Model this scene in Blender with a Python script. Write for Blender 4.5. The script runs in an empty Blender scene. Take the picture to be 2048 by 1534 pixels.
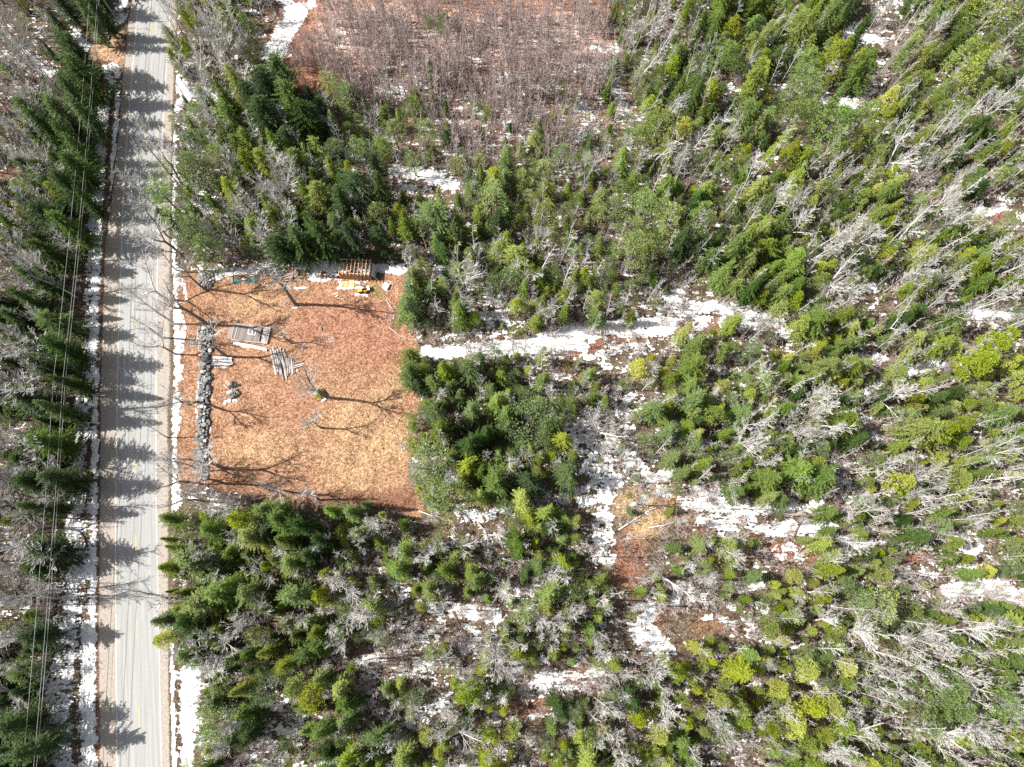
import bpy, math, random
import numpy as np
from mathutils import Matrix, Vector, noise
random.seed(7); rng = np.random.default_rng(7)
SC = bpy.context.scene
def LINK(o): bpy.context.scene.collection.objects.link(o)
R = math.radians

# ------------------------------------------------------------------ camera, sky, sun, exposure
H, F, CX, CY = 112.0, 1365.0, 1024.0, 767.0        # height above ground, focal length and centre for a 2048 px wide picture
NAD = (1005.0, 1160.0)                              # where the plumb line from the camera meets the ground
dc = np.array([NAD[0]-CX, -(NAD[1]-CY), -F]); dc /= np.linalg.norm(dc)
Zc = -dc
Yc = np.array([0., 1., 0.]); Yc = Yc - Zc*Yc.dot(Zc); Yc /= np.linalg.norm(Yc)
Xc = np.cross(Yc, Zc)
M = np.array([Xc, Yc, Zc])                          # camera coordinates -> world
cam = bpy.data.cameras.new('camera'); camo = bpy.data.objects.new('camera', cam); LINK(camo)
cam.sensor_width = 36.0; cam.lens = F/2048*36; cam.clip_end = 3000; cam.clip_start = 1
m4 = Matrix([list(M[0])+[0], list(M[1])+[0], list(M[2])+[H], [0, 0, 0, 1]])
camo.matrix_world = m4
SC.camera = camo
SUN_EL, SUN_AZ_TO = R(46), R(-2.0)                  # shadows run towards this direction in the ground plane (from +X)
W = bpy.data.worlds.new('World'); SC.world = W; W.use_nodes = True
wn = W.node_tree.nodes; wl = W.node_tree.links; wn.clear()
sky = wn.new('ShaderNodeTexSky'); sky.sky_type = 'NISHITA'; sky.sun_disc = False
sky.sun_elevation = SUN_EL; sky.sun_rotation = R(270)-SUN_AZ_TO
sky.dust_density = 2.0; sky.altitude = 100
hsv = wn.new('ShaderNodeHueSaturation'); hsv.inputs['Saturation'].default_value = 0.42
bg = wn.new('ShaderNodeBackground'); bg.inputs[1].default_value = 0.075
wo = wn.new('ShaderNodeOutputWorld')
wl.new(sky.outputs[0], hsv.inputs['Color']); wl.new(hsv.outputs[0], bg.inputs[0]); wl.new(bg.outputs[0], wo.inputs[0])
sun = bpy.data.lights.new('sun', 'SUN'); sun.energy = 5.0; sun.angle = R(0.5); sun.color = (1, .965, .9)
suno = bpy.data.objects.new('sun', sun); LINK(suno)
sd = Vector((math.cos(SUN_EL)*math.cos(SUN_AZ_TO), math.cos(SUN_EL)*math.sin(SUN_AZ_TO), -math.sin(SUN_EL)))
suno.rotation_euler = sd.to_track_quat('-Z', 'Y').to_euler()
SC.view_settings.view_transform = 'Standard'; SC.view_settings.look = 'None'
SC.view_settings.exposure = 1.04; SC.view_settings.gamma = 1; SC.view_settings.use_curve_mapping = False
SC.cycles.max_bounces = 5; SC.cycles.diffuse_bounces = 3; SC.cycles.glossy_bounces = 1; SC.cycles.transmission_bounces = 3
SC.cycles.use_denoising = False
SC.cycles.use_adaptive_sampling = False

# ------------------------------------------------------------------ picture <-> ground
def at(px, py, z=0.0):
    d = M @ np.array([px-CX, -(py-CY), -F])
    t = (z-H)/d[2]
    return float(d[0]*t), float(d[1]*t)
def pix(x, y, z=0.0):
    v = M.T @ np.array([x, y, z-H])
    return CX - F*v[0]/v[2], CY + F*v[1]/v[2]
def pixv(x, y, z=0.0):
    X = np.stack([x, y, np.zeros_like(x)+z-H], -1) @ M
    return CX - F*X[..., 0]/X[..., 2], CY + F*X[..., 1]/X[..., 2]
def interp(tab, y):
    ys = [t[0] for t in tab]; xs = [t[1] for t in tab]
    return np.interp(y, ys, xs)
# road lines, (picture row, picture column)
LEFT_EDGE = [(-200, 290), (0, 264), (40, 257), (90, 252), (180, 243), (250, 238), (384, 225), (500, 208), (700, 203), (768, 200), (1000, 199), (1250, 196), (1534, 199), (1800, 205)]
LEFT_LINE = [(-200, 300), (0, 277), (100, 268), (200, 260), (300, 252), (430, 245), (700, 236), (900, 233), (1100, 231), (1300, 232), (1534, 234), (1800, 238)]
MID_LINE = [(-200, 335), (0, 309), (59, 305), (165, 297), (265, 290), (385, 283), (509, 278), (640, 274), (780, 271), (931, 270), (1091, 272), (1260, 275), (1438, 278), (1534, 281), (1800, 290)]
RIGHT_LINE = [(-200, 365), (0, 342), (100, 335), (200, 329), (300, 324), (430, 317), (560, 314), (768, 312), (1000, 312), (1150, 315), (1300, 318), (1534, 323), (1800, 330)]
RIGHT_EDGE = [(-200, 378), (0, 356), (150, 350), (300, 345), (450, 343), (620, 344), (768, 344), (820, 338), (950, 341), (1100, 340), (1300, 339), (1534, 342), (1800, 348)]
CLEARING = [(352, 548), (420, 546), (560, 552), (690, 552), (808, 548), (826, 580), (822, 640), (836, 690), (815, 740), (842, 800), (815, 870), (818, 950), (850, 1005), (840, 1040), (760, 1010), (660, 985), (590, 1000), (480, 985), (405, 970), (352, 960)]
def inpoly(poly, x, y):
    x = np.asarray(x, float); y = np.asarray(y, float)
    c = np.zeros(x.shape, bool); n = len(poly)
    for i in range(n):
        x0, y0 = poly[i]; x1, y1 = poly[(i+1) % n]
        if y0 == y1: continue
        k = ((y0 > y) != (y1 > y)) & (x < (x1-x0)*(y-y0)/(y1-y0)+x0)
        c ^= k
    return c
def sdist(pts, x, y):
    """distance in picture pixels to a polyline"""
    best = np.full(np.shape(x), 1e9)
    if len(pts) == 1:
        return np.hypot(x-pts[0][0], y-pts[0][1])
    for (x0, y0), (x1, y1) in zip(pts[:-1], pts[1:]):
        dx, dy = x1-x0, y1-y0
        t = np.clip(((x-x0)*dx+(y-y0)*dy)/(dx*dx+dy*dy+1e-9), 0, 1)
        best = np.minimum(best, np.hypot(x-x0-t*dx, y-y0-t*dy))
    return best

# canopy map: one letter for every 64 px square of the photograph
CELLS = """
BMD.RMBM.,TTTTTTTTTmBMEEMEEsBMMP
BMD,RMBB.TTTTTTTTTTBBMEMMEY.BMYB
BMD.R.BEE,TTttTTTTtBMEMYPPEsMYYB
BDD.RMMEEDEmmttttt.mMYEEPP.YMBBB
BMDRRmMMEMPmPmttmtmPBBMMYMBMBBMB
MEDRRmMMBEED..mEPmBBMBMMYBBYsBMB
MED.RPMMEEEmmMMEBPEPPMBMEBEMBBB.
BDD.RPMBBEEEMmMMMBmPPDmEEBBMMBMB
BED.R...####MmBmMBMmmsEEEYBmBMMB
EED.R#######EmMsMMmBs.smYBB.MMBB
BDD.R#######E..s.s...YYs.YMMBM.s
BDD.R#######EEEMMsm.YYsPMEM.YmYY
EDD.R#######.EEEPMmsEEYYMBMMYEYY
BDD.R#######YEDDPEssPEEBBBEsMYsM
BDD.R#######PBEEYYss.EBMEBsBBYMB
BDs.R.ss####,YEEE.,..sBEEPsMYMBP
BDs.RMMYEYMMs,..EM.,,,s..MMsEMsY
BDs.REMMYEBsMMMsMM.,,mYs,sEYssYP
Bss.RmMYEEBMsMEMsEB,BssmYYPPs.sm
Bs..REEBBEBBs..mmBM.,,,.YYBBBBMm
ME..RMBMEDsMsmsBMMs.sYYYYPBBBBMM
Es..R.MEEYEsm.YB..sBBYYYYPYBPBBB
Es..R.PM.EMss.BY,mBsYYBYYYMBPPB.
Es..R.mssmEEBYsYsYMBYMs.mYBYBPBM
""".split()
def cell(px, py):
    i = int(min(max(px//64, 0), 31)); j = int(min(max(py//64, 0), 23))
    return CELLS[j][i]
# snow strokes: (cover 0..1, half width px, points, keeps trees off)
SNOW = [
 (1.0, 16, [(560, -20), (590, 40), (560, 100)], 1), (1.0, 22, [(600, 20), (570, 60), (545, 110)], 1), (.9, 14, [(620, 10), (640, -20)], 1),
 (.85, 10, [(540, 130), (580, 110)], 1), (.75, 9, [(660, 68), (690, 66)], 0), (.75, 8, [(665, 95), (690, 92)], 0), (.7, 7, [(640, 110), (625, 120)], 0),
 (.75, 8, [(735, 40), (745, 50)], 0), (.7, 14, [(810, 120), (845, 125)], 0), (.8, 18, [(760, 175), (800, 178)], 0), (.75, 14, [(890, 150), (900, 175)], 0),
 (.7, 12, [(960, 130), (940, 115)], 0), (.7, 20, [(1000, 160), (1060, 165), (1110, 180)], 0), (.75, 14, [(860, 215), (900, 250)], 0),
 (.9, 12, [(1185, 95), (1240, 97)], 1), (.9, 10, [(1210, 125), (1215, 145), (1195, 155)], 0), (.95, 15, [(1235, 185), (1255, 240)], 1), (.85, 12, [(1170, 140), (1110, 145)], 0),
 (.85, 12, [(1140, 265), (1190, 272)], 0), (.8, 14, [(1160, 195), (1175, 230)], 0), (.7, 14, [(1080, 240), (1060, 280)], 0), (.75, 16, [(1020, 240), (1035, 200)], 0),
 (1.0, 10, [(700, 310), (725, 318)], 1), (1.0, 15, [(790, 340), (850, 348), (905, 372)], 1), (.9, 10, [(800, 365), (840, 385)], 1),
 (1.0, 12, [(1690, 68), (1765, 82)], 1), (1.0, 10, [(1690, 65), (1700, 60)], 1), (.9, 9, [(1730, 145), (1755, 150)], 1), (.95, 16, [(1650, 200), (1700, 208), (1725, 200)], 1), (.7, 18, [(1710, 165), (1735, 175)], 1), (.9, 12, [(1545, 165), (1560, 175)], 1),
 (.9, 14, [(1440, 235), (1470, 245)], 1), (.85, 12, [(1460, 170), (1475, 180)], 1), (.8, 10, [(1850, 310), (1905, 290)], 0), (.8, 12, [(1850, 320), (1865, 335)], 0),
 (1.0, 12, [(1955, 415), (1975, 430), (2005, 415)], 1), (.9, 10, [(2035, 445), (2060, 435)], 1), (1.0, 13, [(1940, 632), (1985, 628), (2050, 622)], 1), (.9, 12, [(1700, 580), (1750, 578)], 1),
 (1.0, 12, [(1710, 715), (1765, 718)], 1), (.95, 11, [(1720, 790), (1760, 770)], 1), (1.0, 14, [(1820, 745), (1860, 725), (1890, 700)], 1),
 (1.0, 13, [(1390, 612), (1440, 615), (1500, 628), (1565, 650), (1575, 665)], 1), (.85, 26, [(1350, 600), (1400, 640)], 1), (1.0, 20, [(1340, 650), (1270, 655), (1200, 662), (1130, 668), (1060, 690)], 1),
 (.8, 14, [(1400, 640), (1500, 650)], 1), (1.0, 17, [(1150, 685), (1020, 695), (930, 700), (850, 708)], 1), (.75, 13, [(1170, 700), (1210, 740)], 1), (.7, 13, [(1220, 700), (1310, 690)], 1), (.6, 14, [(1100, 720), (1110, 770)], 1),
 (.85, 10, [(870, 590), (880, 610)], 1), (.8, 10, [(930, 545), (1000, 610)], 0), (.85, 14, [(1170, 520), (1185, 545)], 0), (.65, 40, [(900, 560), (990, 600)], 0), (.75, 20, [(945, 630), (1010, 650)], 0),
 (1.0, 12, [(400, 560), (470, 545), (560, 530), (640, 525)], 1), (1.0, 15, [(590, 528), (680, 535), (800, 540)], 1), (.8, 8, [(430, 555), (530, 560)], 1), (.9, 12, [(620, 545), (670, 550)], 1), (1.15, 9, [(620, 558), (735, 563)], 1), (1.1, 9, [(680, 570), (730, 576)], 1), (1.15, 5, [(712, 588), (735, 592)], 1), (1.1, 4, [(674, 577), (700, 578)], 1), (.9, 12, [(770, 535), (800, 545)], 1), (.7, 8, [(760, 560), (775, 575)], 1),
 (.8, 4, [(585, 615), (600, 617)], 1), (.7, 5, [(595, 607), (612, 606)], 1), (.9, 5, [(590, 575), (615, 573)], 0), (.65, 3, [(610, 580), (625, 578)], 0), (.95, 5, [(470, 688), (500, 693), (535, 700)], 1), (.7, 3, [(468, 705), (470, 706)], 0), (.9, 4, [(592, 700), (596, 706)], 0), (.95, 7, [(425, 718), (460, 722)], 1), (.9, 4, [(430, 733), (460, 735)], 1), (.9, 4, [(590, 735), (590, 745)], 0),
 (.75, 3, [(640, 656), (650, 660)], 0), (.65, 3, [(600, 657), (625, 656)], 0), (.85, 4, [(445, 790), (450, 800)], 0), (.9, 4, [(462, 800), (470, 806)], 0),
 (1.0, 11, [(354, 545), (354, 600), (352, 640)], 1), (.9, 6, [(366, 555), (372, 600)], 1), (1.0, 10, [(360, 620), (370, 650), (365, 700)], 1), (1.0, 13, [(356, 650), (356, 720), (357, 760)], 1), (.95, 8, [(368, 720), (366, 760)], 1), (1.0, 10, [(352, 770), (360, 790)], 1),
 (1.0, 12, [(354, 800), (352, 870), (352, 940), (353, 1010)], 1), (.9, 9, [(364, 800), (362, 860)], 1), (.85, 5, [(395, 660), (400, 720), (394, 790), (392, 850)], 1), (.85, 4, [(425, 655), (427, 700), (424, 760), (422, 820), (420, 870)], 1),
 (.8, 6, [(350, 40), (350, 90)], 0), (1.0, 13, [(360, 160), (375, 190), (355, 215)], 1), (.9, 16, [(390, 185), (430, 190)], 1), (1.0, 5, [(348, 240), (347, 300), (346, 400), (346, 540)], 1), (.9, 24, [(440, 420), (400, 400)], 0), (.9, 14, [(445, 450), (450, 475)], 0),
 (1.0, 6, [(343, 1290), (346, 1400), (350, 1534), (352, 1620)], 1), (1.0, 22, [(380, 1345), (378, 1400), (385, 1440)], 1), (1.0, 16, [(372, 1440), (376, 1534), (380, 1620)], 1), (.85, 20, [(400, 1480), (440, 1534)], 0), (.85, 10, [(365, 1170), (370, 1185)], 0),
 (1.0, 10, [(232, 20), (250, 5), (255, -60)], 1), (1.0, 12, [(190, 70), (225, 55), (245, 35)], 1), (.9, 12, [(120, 20), (155, 40)], 0), (.9, 14, [(150, 60), (170, 90)], 0), (.75, 20, [(100, 145), (30, 100)], 0), (.8, 16, [(170, 100), (160, 75)], 1),
 (1.1, 10, [(205, 140), (228, 130), (236, 150)], 1), (1.0, 7, [(215, 150), (226, 165), (220, 190), (212, 260), (206, 330), (203, 420), (196, 520)], 1), (1.0, 5, [(237, 185), (235, 250), (228, 320), (222, 420)], 1), (.85, 9, [(203, 220), (195, 300), (185, 380), (180, 480), (172, 600)], 1),
 (1.0, 14, [(205, 220), (200, 330), (193, 440), (192, 560), (187, 660), (184, 760)], 1), (.72, 16, [(185, 560), (178, 640), (175, 700)], 1),
 (1.1, 8, [(192, 740), (191, 900), (190, 1000), (190, 1100)], 1), (.92, 20, [(165, 790), (160, 900), (150, 1000), (145, 1100)], 1), (.9, 9, [(170, 800), (165, 900), (165, 1000)], 1), (1.15, 12, [(178, 1125), (182, 1150)], 1),
 (1.1, 9, [(188, 1110), (188, 1250), (185, 1400), (186, 1534), (190, 1640)], 1), (1.0, 14, [(176, 1250), (174, 1330), (172, 1420), (176, 1534)], 1), (.88, 26, [(150, 1150), (135, 1250), (125, 1350), (120, 1450), (125, 1560)], 1), (.85, 10, [(75, 1195), (100, 1200)], 0), (.7, 18, [(60, 1350), (90, 1370)], 0), (.8, 10, [(100, 1410), (90, 1440)], 0),
 (.95, 14, [(915, 1025), (960, 1035), (1010, 1022)], 1), (.85, 15, [(1000, 1015), (1070, 1003), (1130, 995)], 1), (.85, 14, [(1150, 980), (1180, 975)], 1), (1.0, 14, [(1160, 1000), (1215, 1000)], 1), (.8, 34, [(1170, 860), (1190, 920), (1215, 970)], 1), (.78, 26, [(1205, 1020), (1205, 1060), (1215, 1110)], 1), (.75, 22, [(1140, 860), (1180, 830)], 1),
 (.85, 16, [(1260, 910), (1285, 940)], 1), (1.0, 16, [(1300, 955), (1345, 950)], 1), (.75, 14, [(1320, 980), (1350, 1000)], 1), (.85, 22, [(1390, 990), (1440, 1000)], 1), (1.0, 10, [(1370, 1010), (1440, 1018), (1540, 1016), (1640, 1010)], 1), (.8, 20, [(1430, 1040), (1500, 1030)], 1), (.85, 16, [(1400, 1040), (1480, 1050), (1540, 1060)], 1), (.8, 18, [(1330, 880), (1350, 850)], 1), (.75, 20, [(1240, 820), (1270, 800)], 1),
 (1.0, 18, [(1560, 1060), (1630, 1052), (1660, 1060)], 1), (.7, 24, [(1560, 1100), (1600, 1110)], 1), (.95, 13, [(1660, 1095), (1740, 1090)], 1), (.9, 12, [(1800, 1085), (1850, 1070), (1880, 1065)], 1), (.95, 18, [(1900, 1075), (1950, 1100)], 1), (.9, 14, [(1920, 1120), (1945, 1130)], 1), (1.0, 22, [(1900, 1185), (1960, 1175), (2010, 1180), (2060, 1210)], 1),
 (.6, 16, [(1720, 830), (1760, 860)], 1), (.55, 18, [(1700, 950), (1690, 1000)], 1), (.85, 30, [(2030, 1420), (2010, 1440)], 0), (.7, 16, [(1950, 890), (1960, 880)], 0),
 (.85, 26, [(1300, 1220), (1290, 1260), (1330, 1300)], 1), (.9, 14, [(1260, 1250), (1290, 1300)], 1), (.85, 14, [(1350, 1180), (1350, 1210)], 1), (.9, 11, [(1380, 1200), (1410, 1195)], 1), (.8, 12, [(1410, 1235), (1500, 1248)], 1), (.8, 12, [(1480, 1180), (1520, 1170)], 1),
 (.95, 14, [(1080, 1350), (1140, 1355), (1220, 1342)], 1), (.95, 11, [(1075, 1345), (1100, 1370)], 1), (.72, 22, [(1050, 1380), (1120, 1380), (1180, 1365)], 1), (.9, 7, [(1040, 1440), (1100, 1430)], 1), (.7, 20, [(1030, 1360), (1040, 1330)], 1),
 (.95, 18, [(870, 1215), (930, 1225), (990, 1225)], 1), (.8, 20, [(930, 1260), (940, 1290)], 1), (.6, 22, [(840, 1290), (870, 1260)], 1), (.95, 10, [(800, 1345), (860, 1350)], 1), (.8, 14, [(840, 1325), (870, 1340)], 1), (.7, 22, [(740, 1320), (740, 1370)], 1), (.7, 26, [(980, 1330), (990, 1400), (1010, 1440)], 0), (.8, 20, [(890, 1400), (850, 1430)], 1), (.7, 20, [(790, 1440), (820, 1460)], 1), (.8, 20, [(920, 1450), (880, 1480)], 0),
 (.95, 12, [(640, 1525), (700, 1528)], 1), (.85, 14, [(520, 1400), (600, 1440)], 1), (.9, 12, [(540, 1450), (600, 1480)], 0), (.85, 10, [(555, 1385), (580, 1395)], 1), (.7, 22, [(530, 1480), (560, 1510)], 0),
 (.7, 20, [(1060, 1180), (1100, 1165)], 0), (.85, 12, [(1040, 1200), (1060, 1210)], 0), (.6, 26, [(800, 1180), (790, 1210)], 0), (.75, 14, [(700, 1390), (690, 1400)], 0), (.7, 20, [(1360, 1500), (1340, 1480)], 0), (.6, 20, [(1410, 1430), (1430, 1450)], 0), (.75, 14, [(1200, 1490), (1180, 1500)], 0),
]
BARE = [   # strokes where the litter stays free of snow
 (.0, 22, [(210, 85), (215, 105)]), (0, 16, [(188, 165), (200, 175)]), (.0, 5, [(223, 200), (217, 300), (213, 400), (211, 480), (207, 620)]), (.25, 24, [(110, 400), (90, 800), (80, 1100)]),
 (.0, 30, [(600, 110), (580, 150)]), (.12, 60, [(640, 60), (760, 30), (900, 40), (1180, 40)]), (.2, 40, [(900, 90), (1120, 90)]),
 (.03, 18, [(1290, 1020), (1330, 1010)]), (.03, 30, [(1270, 1060), (1330, 1050)]), (.03, 22, [(1255, 1120), (1265, 1150)]), (.1, 14, [(1190, 985), (1200, 990)]), (.15, 14, [(1250, 990), (1260, 985)]),
 (.1, 20, [(1520, 1095), (1500, 1070)]), (.1, 12, [(1440, 1240), (1420, 1255)]), (.15, 14, [(1540, 1100), (1620, 1120)]), (.1, 10, [(1790, 1130), (1850, 1100)]), (.15, 14, [(860, 1025), (900, 1040)]), (.1, 30, [(820, 1000), (770, 1000)]),
 (.15, 12, [(1130, 730), (1160, 745)]), (.1, 8, [(1980, 440), (2000, 425)]), (.0, 8, [(1290, 1230), (1300, 1250), (1305, 1290)]), (.05, 20, [(1160, 1390), (1170, 1350)]), (.2, 16, [(1720, 220), (1730, 205)]), (.05, 8, [(1735, 155), (1725, 130)]),
 (.0, 5, [(384, 640), (386, 700), (384, 780)]), (.0, 6, [(383, 800), (382, 860), (384, 900)]), (0, 5, [(350, 1380), (352, 1440), (353, 1534)]), (.05, 12, [(560, 560), (640, 565)]), (.02, 10, [(612, 540), (606, 545)]),
]

# ------------------------------------------------------------------ materials
def mat(name, build, rough=0.9):
    m = bpy.data.materials.new(name); m.use_nodes = True
    nt = m.node_tree; nt.nodes.clear()
    o = nt.nodes.new('ShaderNodeOutputMaterial')
    s = build(nt)
    nt.links.new(s, o.inputs[0])
    return m
class NT:
    def __init__(s, nt): s.nt = nt
    def n(s, t, **k):
        n = s.nt.nodes.new(t)
        for a, b in k.items(): setattr(n, a, b)
        return n
    def l(s, a, b): s.nt.links.new(a, b)
    def noise(s, scale, detail=3, vec=None, rough=.55):
        n = s.n('ShaderNodeTexNoise'); n.inputs['Scale'].default_value = scale; n.inputs['Detail'].default_value = detail; n.inputs['Roughness'].default_value = rough
        if vec is not None: s.l(vec, n.inputs['Vector'])
        return n.outputs['Fac']
    def vor(s, scale, vec=None, out='Distance'):
        n = s.n('ShaderNodeTexVoronoi'); n.inputs['Scale'].default_value = scale
        if vec is not None: s.l(vec, n.inputs['Vector'])
        return n.outputs[out]
    def ramp(s, fac, stops):
        r = s.n('ShaderNodeValToRGB'); e = r.color_ramp.elements
        while len(e) > 1: e.remove(e[-1])
        e[0].position = stops[0][0]; e[0].color = tuple(stops[0][1])+(1,)
        for p, c in stops[1:]:
            x = e.new(p); x.color = tuple(c)+(1,)
        s.l(fac, r.inputs[0]); return r.outputs[0]
    def mix(s, fac, a, b, mode='MIX'):
        m = s.n('ShaderNodeMix'); m.data_type = 'RGBA'; m.blend_type = mode
        for v, i in ((fac, 0), (a, 6), (b, 7)):
            if hasattr(v, 'is_output') or isinstance(v, bpy.types.NodeSocket): s.l(v, m.inputs[i])
            else: m.inputs[i].default_value = v if i == 0 else tuple(v)+(1,)
        return m.outputs[2]
    def math(s, op, a, b=0.0, clamp=False):
        m = s.n('ShaderNodeMath'); m.operation = op; m.use_clamp = clamp
        for v, i in ((a, 0), (b, 1)):
            if isinstance(v, bpy.types.NodeSocket): s.l(v, m.inputs[i])
            else: m.inputs[i].default_value = v
        return m.outputs[0]
    def bump(s, h, strength=.5, dist=.1):
        b = s.n('ShaderNodeBump'); b.inputs['Strength'].default_value = strength; b.inputs['Distance'].default_value = dist
        s.l(h, b.inputs['Height']); return b.outputs[0]
    def diff(s, col, normal=None, rough=.9, spec=.15):
        p = s.n('ShaderNodeBsdfPrincipled')
        if isinstance(col, bpy.types.NodeSocket): s.l(col, p.inputs['Base Color'])
        else: p.inputs['Base Color'].default_value = tuple(col)+(1,)
        p.inputs['Roughness'].default_value = rough; p.inputs['Specular IOR Level'].default_value = spec
        if normal is not None: s.l(normal, p.inputs['Normal'])
        return p.outputs[0]
    def pos(s): return s.n('ShaderNodeNewGeometry').outputs['Position']
    def obj(s): return s.n('ShaderNodeTexCoord').outputs['Object']
    def rnd(s): return s.n('ShaderNodeObjectInfo').outputs['Random']

def ground_mat(nt):
    g = NT(nt); p = g.pos()
    def attr(n):
        a = g.n('ShaderNodeAttribute'); a.attribute_name = n; return a
    snow = attr('snow').outputs['Fac']; lit = attr('litter').outputs['Color']
    # litter: small leaves and tufts
    cells = g.vor(9.0, p, 'Color'); sep = g.n('ShaderNodeSeparateColor'); g.l(cells, sep.inputs[0])
    cells2 = g.vor(3.6, p, 'Color'); sep2 = g.n('ShaderNodeSeparateColor'); g.l(cells2, sep2.inputs[0])
    v = g.math('ADD', g.math('MULTIPLY', sep.outputs[0], .62), g.math('MULTIPLY', sep2.outputs[0], .38))
    v = g.math('ADD', g.math('MULTIPLY', v, 1.25), g.math('MULTIPLY', g.noise(.5, 4, p), .75))
    k = g.ramp(g.math('MULTIPLY', v, .55), [(.2, (.22, .19, .2)), (.36, (.55, .50, .50)), (.50, (.95, .93, .92)), (.64, (1.3, 1.33, 1.34)), (.78, (1.9, 2.1, 2.2))])
    c = g.mix(1.0, lit, k, 'MULTIPLY')
    # snow
    n1 = g.noise(.55, 3, p, .5); n2 = g.noise(2.3, 4, p, .55)
    mp = g.n('ShaderNodeMapping'); mp.inputs['Scale'].default_value = (.55, 1.6, 1); g.l(p, mp.inputs[0])
    n3 = g.noise(1.2, 3, mp.outputs[0], .5)
    s = g.math('ADD', g.math('MULTIPLY', g.math('SUBTRACT', n1, .5), 1.1), g.math('ADD', g.math('MULTIPLY', g.math('SUBTRACT', n2, .5), .9), g.math('MULTIPLY', g.math('SUBTRACT', n3, .5), .8)))
    s = g.math('ADD', s, snow)
    sf = g.n('ShaderNodeMapRange'); sf.inputs[1].default_value = .47; sf.inputs[2].default_value = .53; g.l(s, sf.inputs[0])
    sc = g.ramp(g.noise(1.5, 5, p), [(.3, (.5, .5, .5)), (.55, (.74, .74, .74)), (.7, (.84, .84, .84))])
    col = g.mix(sf.outputs[0], c, sc)
    h = g.math('ADD', g.math('MULTIPLY', v, .3), g.math('MULTIPLY', sf.outputs[0], .5))
    h = g.math('ADD', h, g.math('MULTIPLY', n2, .7))
    return g.diff(col, g.bump(h, .75, .2), .95, .08)
M_GROUND = mat('ground_litter_and_snow', ground_mat)
def asphalt(nt):
    g = NT(nt); u = g.n('ShaderNodeUVMap').outputs[0]; p = g.pos()
    sp = g.n('ShaderNodeSeparateXYZ'); g.l(u, sp.inputs[0])
    lat = sp.outputs[0]
    st = g.n('ShaderNodeCombineXYZ'); g.l(g.math('MULTIPLY', lat, 9), st.inputs[0]); g.l(g.math('MULTIPLY', sp.outputs[1], .03), st.inputs[1])
    streak = g.noise(3.0, 4, st.outputs[0])
    base = g.ramp(streak, [(.3, (.20, .20, .197)), (.5, (.28, .278, .27)), (.68, (.37, .365, .355))])
    fine = g.noise(6.0, 5, p, .7)
    base = g.mix(.5, base, g.ramp(fine, [(.3, (.19, .19, .188)), (.7, (.40, .395, .385))]))
    shoulder = g.ramp(g.noise(2.5, 5, p, .7), [(.3, (.22, .18, .15)), (.7, (.40, .35, .30))])
    # lateral: 0 left edge, .2 left line, .5 centre, .8 right line, 1 right edge
    w = g.math('ADD', lat, g.math('MULTIPLY', g.math('SUBTRACT', g.noise(1.2, 3, p), .5), .03))
    f1 = g.n('ShaderNodeMapRange'); f1.inputs[1].default_value = .205; f1.inputs[2].default_value = .185; g.l(w, f1.inputs[0])
    f2 = g.n('ShaderNodeMapRange'); f2.inputs[1].default_value = .79; f2.inputs[2].default_value = .82; g.l(w, f2.inputs[0])
    col = g.mix(g.math('MULTIPLY', g.math('MAXIMUM', f1.outputs[0], f2.outputs[0]), .85), base, shoulder)
    # leaf crumbs near the outer edge
    e = g.math('MAXIMUM', g.math('MULTIPLY', g.math('SUBTRACT', w, .93), 8.0), g.math('MULTIPLY', g.math('SUBTRACT', .035, w), 12.0))
    cr = g.math('GREATER_THAN', g.math('ADD', e, g.noise(5, 3, p)), .82)
    col = g.mix(cr, col, (.11, .08, .06))
    return g.diff(col, g.bump(fine, .2, .03), .85, .25)
M_ROAD = mat('worn_pale_asphalt', asphalt)
def paint(c, worn):
    def f(nt):
        g = NT(nt); n = g.noise(4, 4, g.pos())
        return g.diff(g.mix(g.math('GREATER_THAN', n, worn), c, tuple(.35*x+.2 for x in c)), None, .7)
    return f
M_WHITE = mat('worn_white_paint', paint((.55, .54, .52), .55)); M_YELLOW = mat('yellow_paint', paint((.62, .42, .06), .62))
def leafmat(dark, light, yellow, transl=.25):
    def f(nt):
        g = NT(nt)
        r = g.rnd(); o = g.obj()
        n = g.noise(.9, 3, o)
        c = g.mix(g.math('MULTIPLY', n, 1.0), dark, light)
        c = g.mix(g.math('MULTIPLY', g.math('POWER', r, 2.0), .8), c, yellow)
        r2 = g.math('FRACT', g.math('MULTIPLY', r, 7.13))
        hv = g.n('ShaderNodeHueSaturation'); g.l(c, hv.inputs['Color'])
        g.l(g.math('ADD', .72, g.math('MULTIPLY', r2, .6)), hv.inputs['Value'])
        g.l(g.math('ADD', .8, g.math('MULTIPLY', g.math('FRACT', g.math('MULTIPLY', r, 13.7)), .3)), hv.inputs['Saturation'])
        d = g.diff(hv.outputs[0], None, .7, .2)
        t = g.n('ShaderNodeBsdfTranslucent'); g.l(hv.outputs[0], t.inputs[0])
        mx = g.n('ShaderNodeMixShader'); mx.inputs[0].default_value = transl
        g.l(d, mx.inputs[1]); g.l(t.outputs[0], mx.inputs[2]); return mx.outputs[0]
    return f
M_SPRUCE = mat('spruce_needles', leafmat((.07, .13, .028), (.20, .28, .06), (.29, .32, .05), .25))
M_FIR = mat('shade_dark_fir_needles', leafmat((.02, .045, .012), (.065, .115, .025), (.10, .15, .03), .12))  # needle colour darkened to carry the shaded crown sides of the left wood
M_PINE = mat('pine_needles', leafmat((.11, .175, .05), (.25, .34, .11), (.31, .35, .09)))
M_CEDAR = mat('cedar_sprays', leafmat((.12, .19, .025), (.34, .42, .05), (.44, .44, .06), .3))
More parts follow.
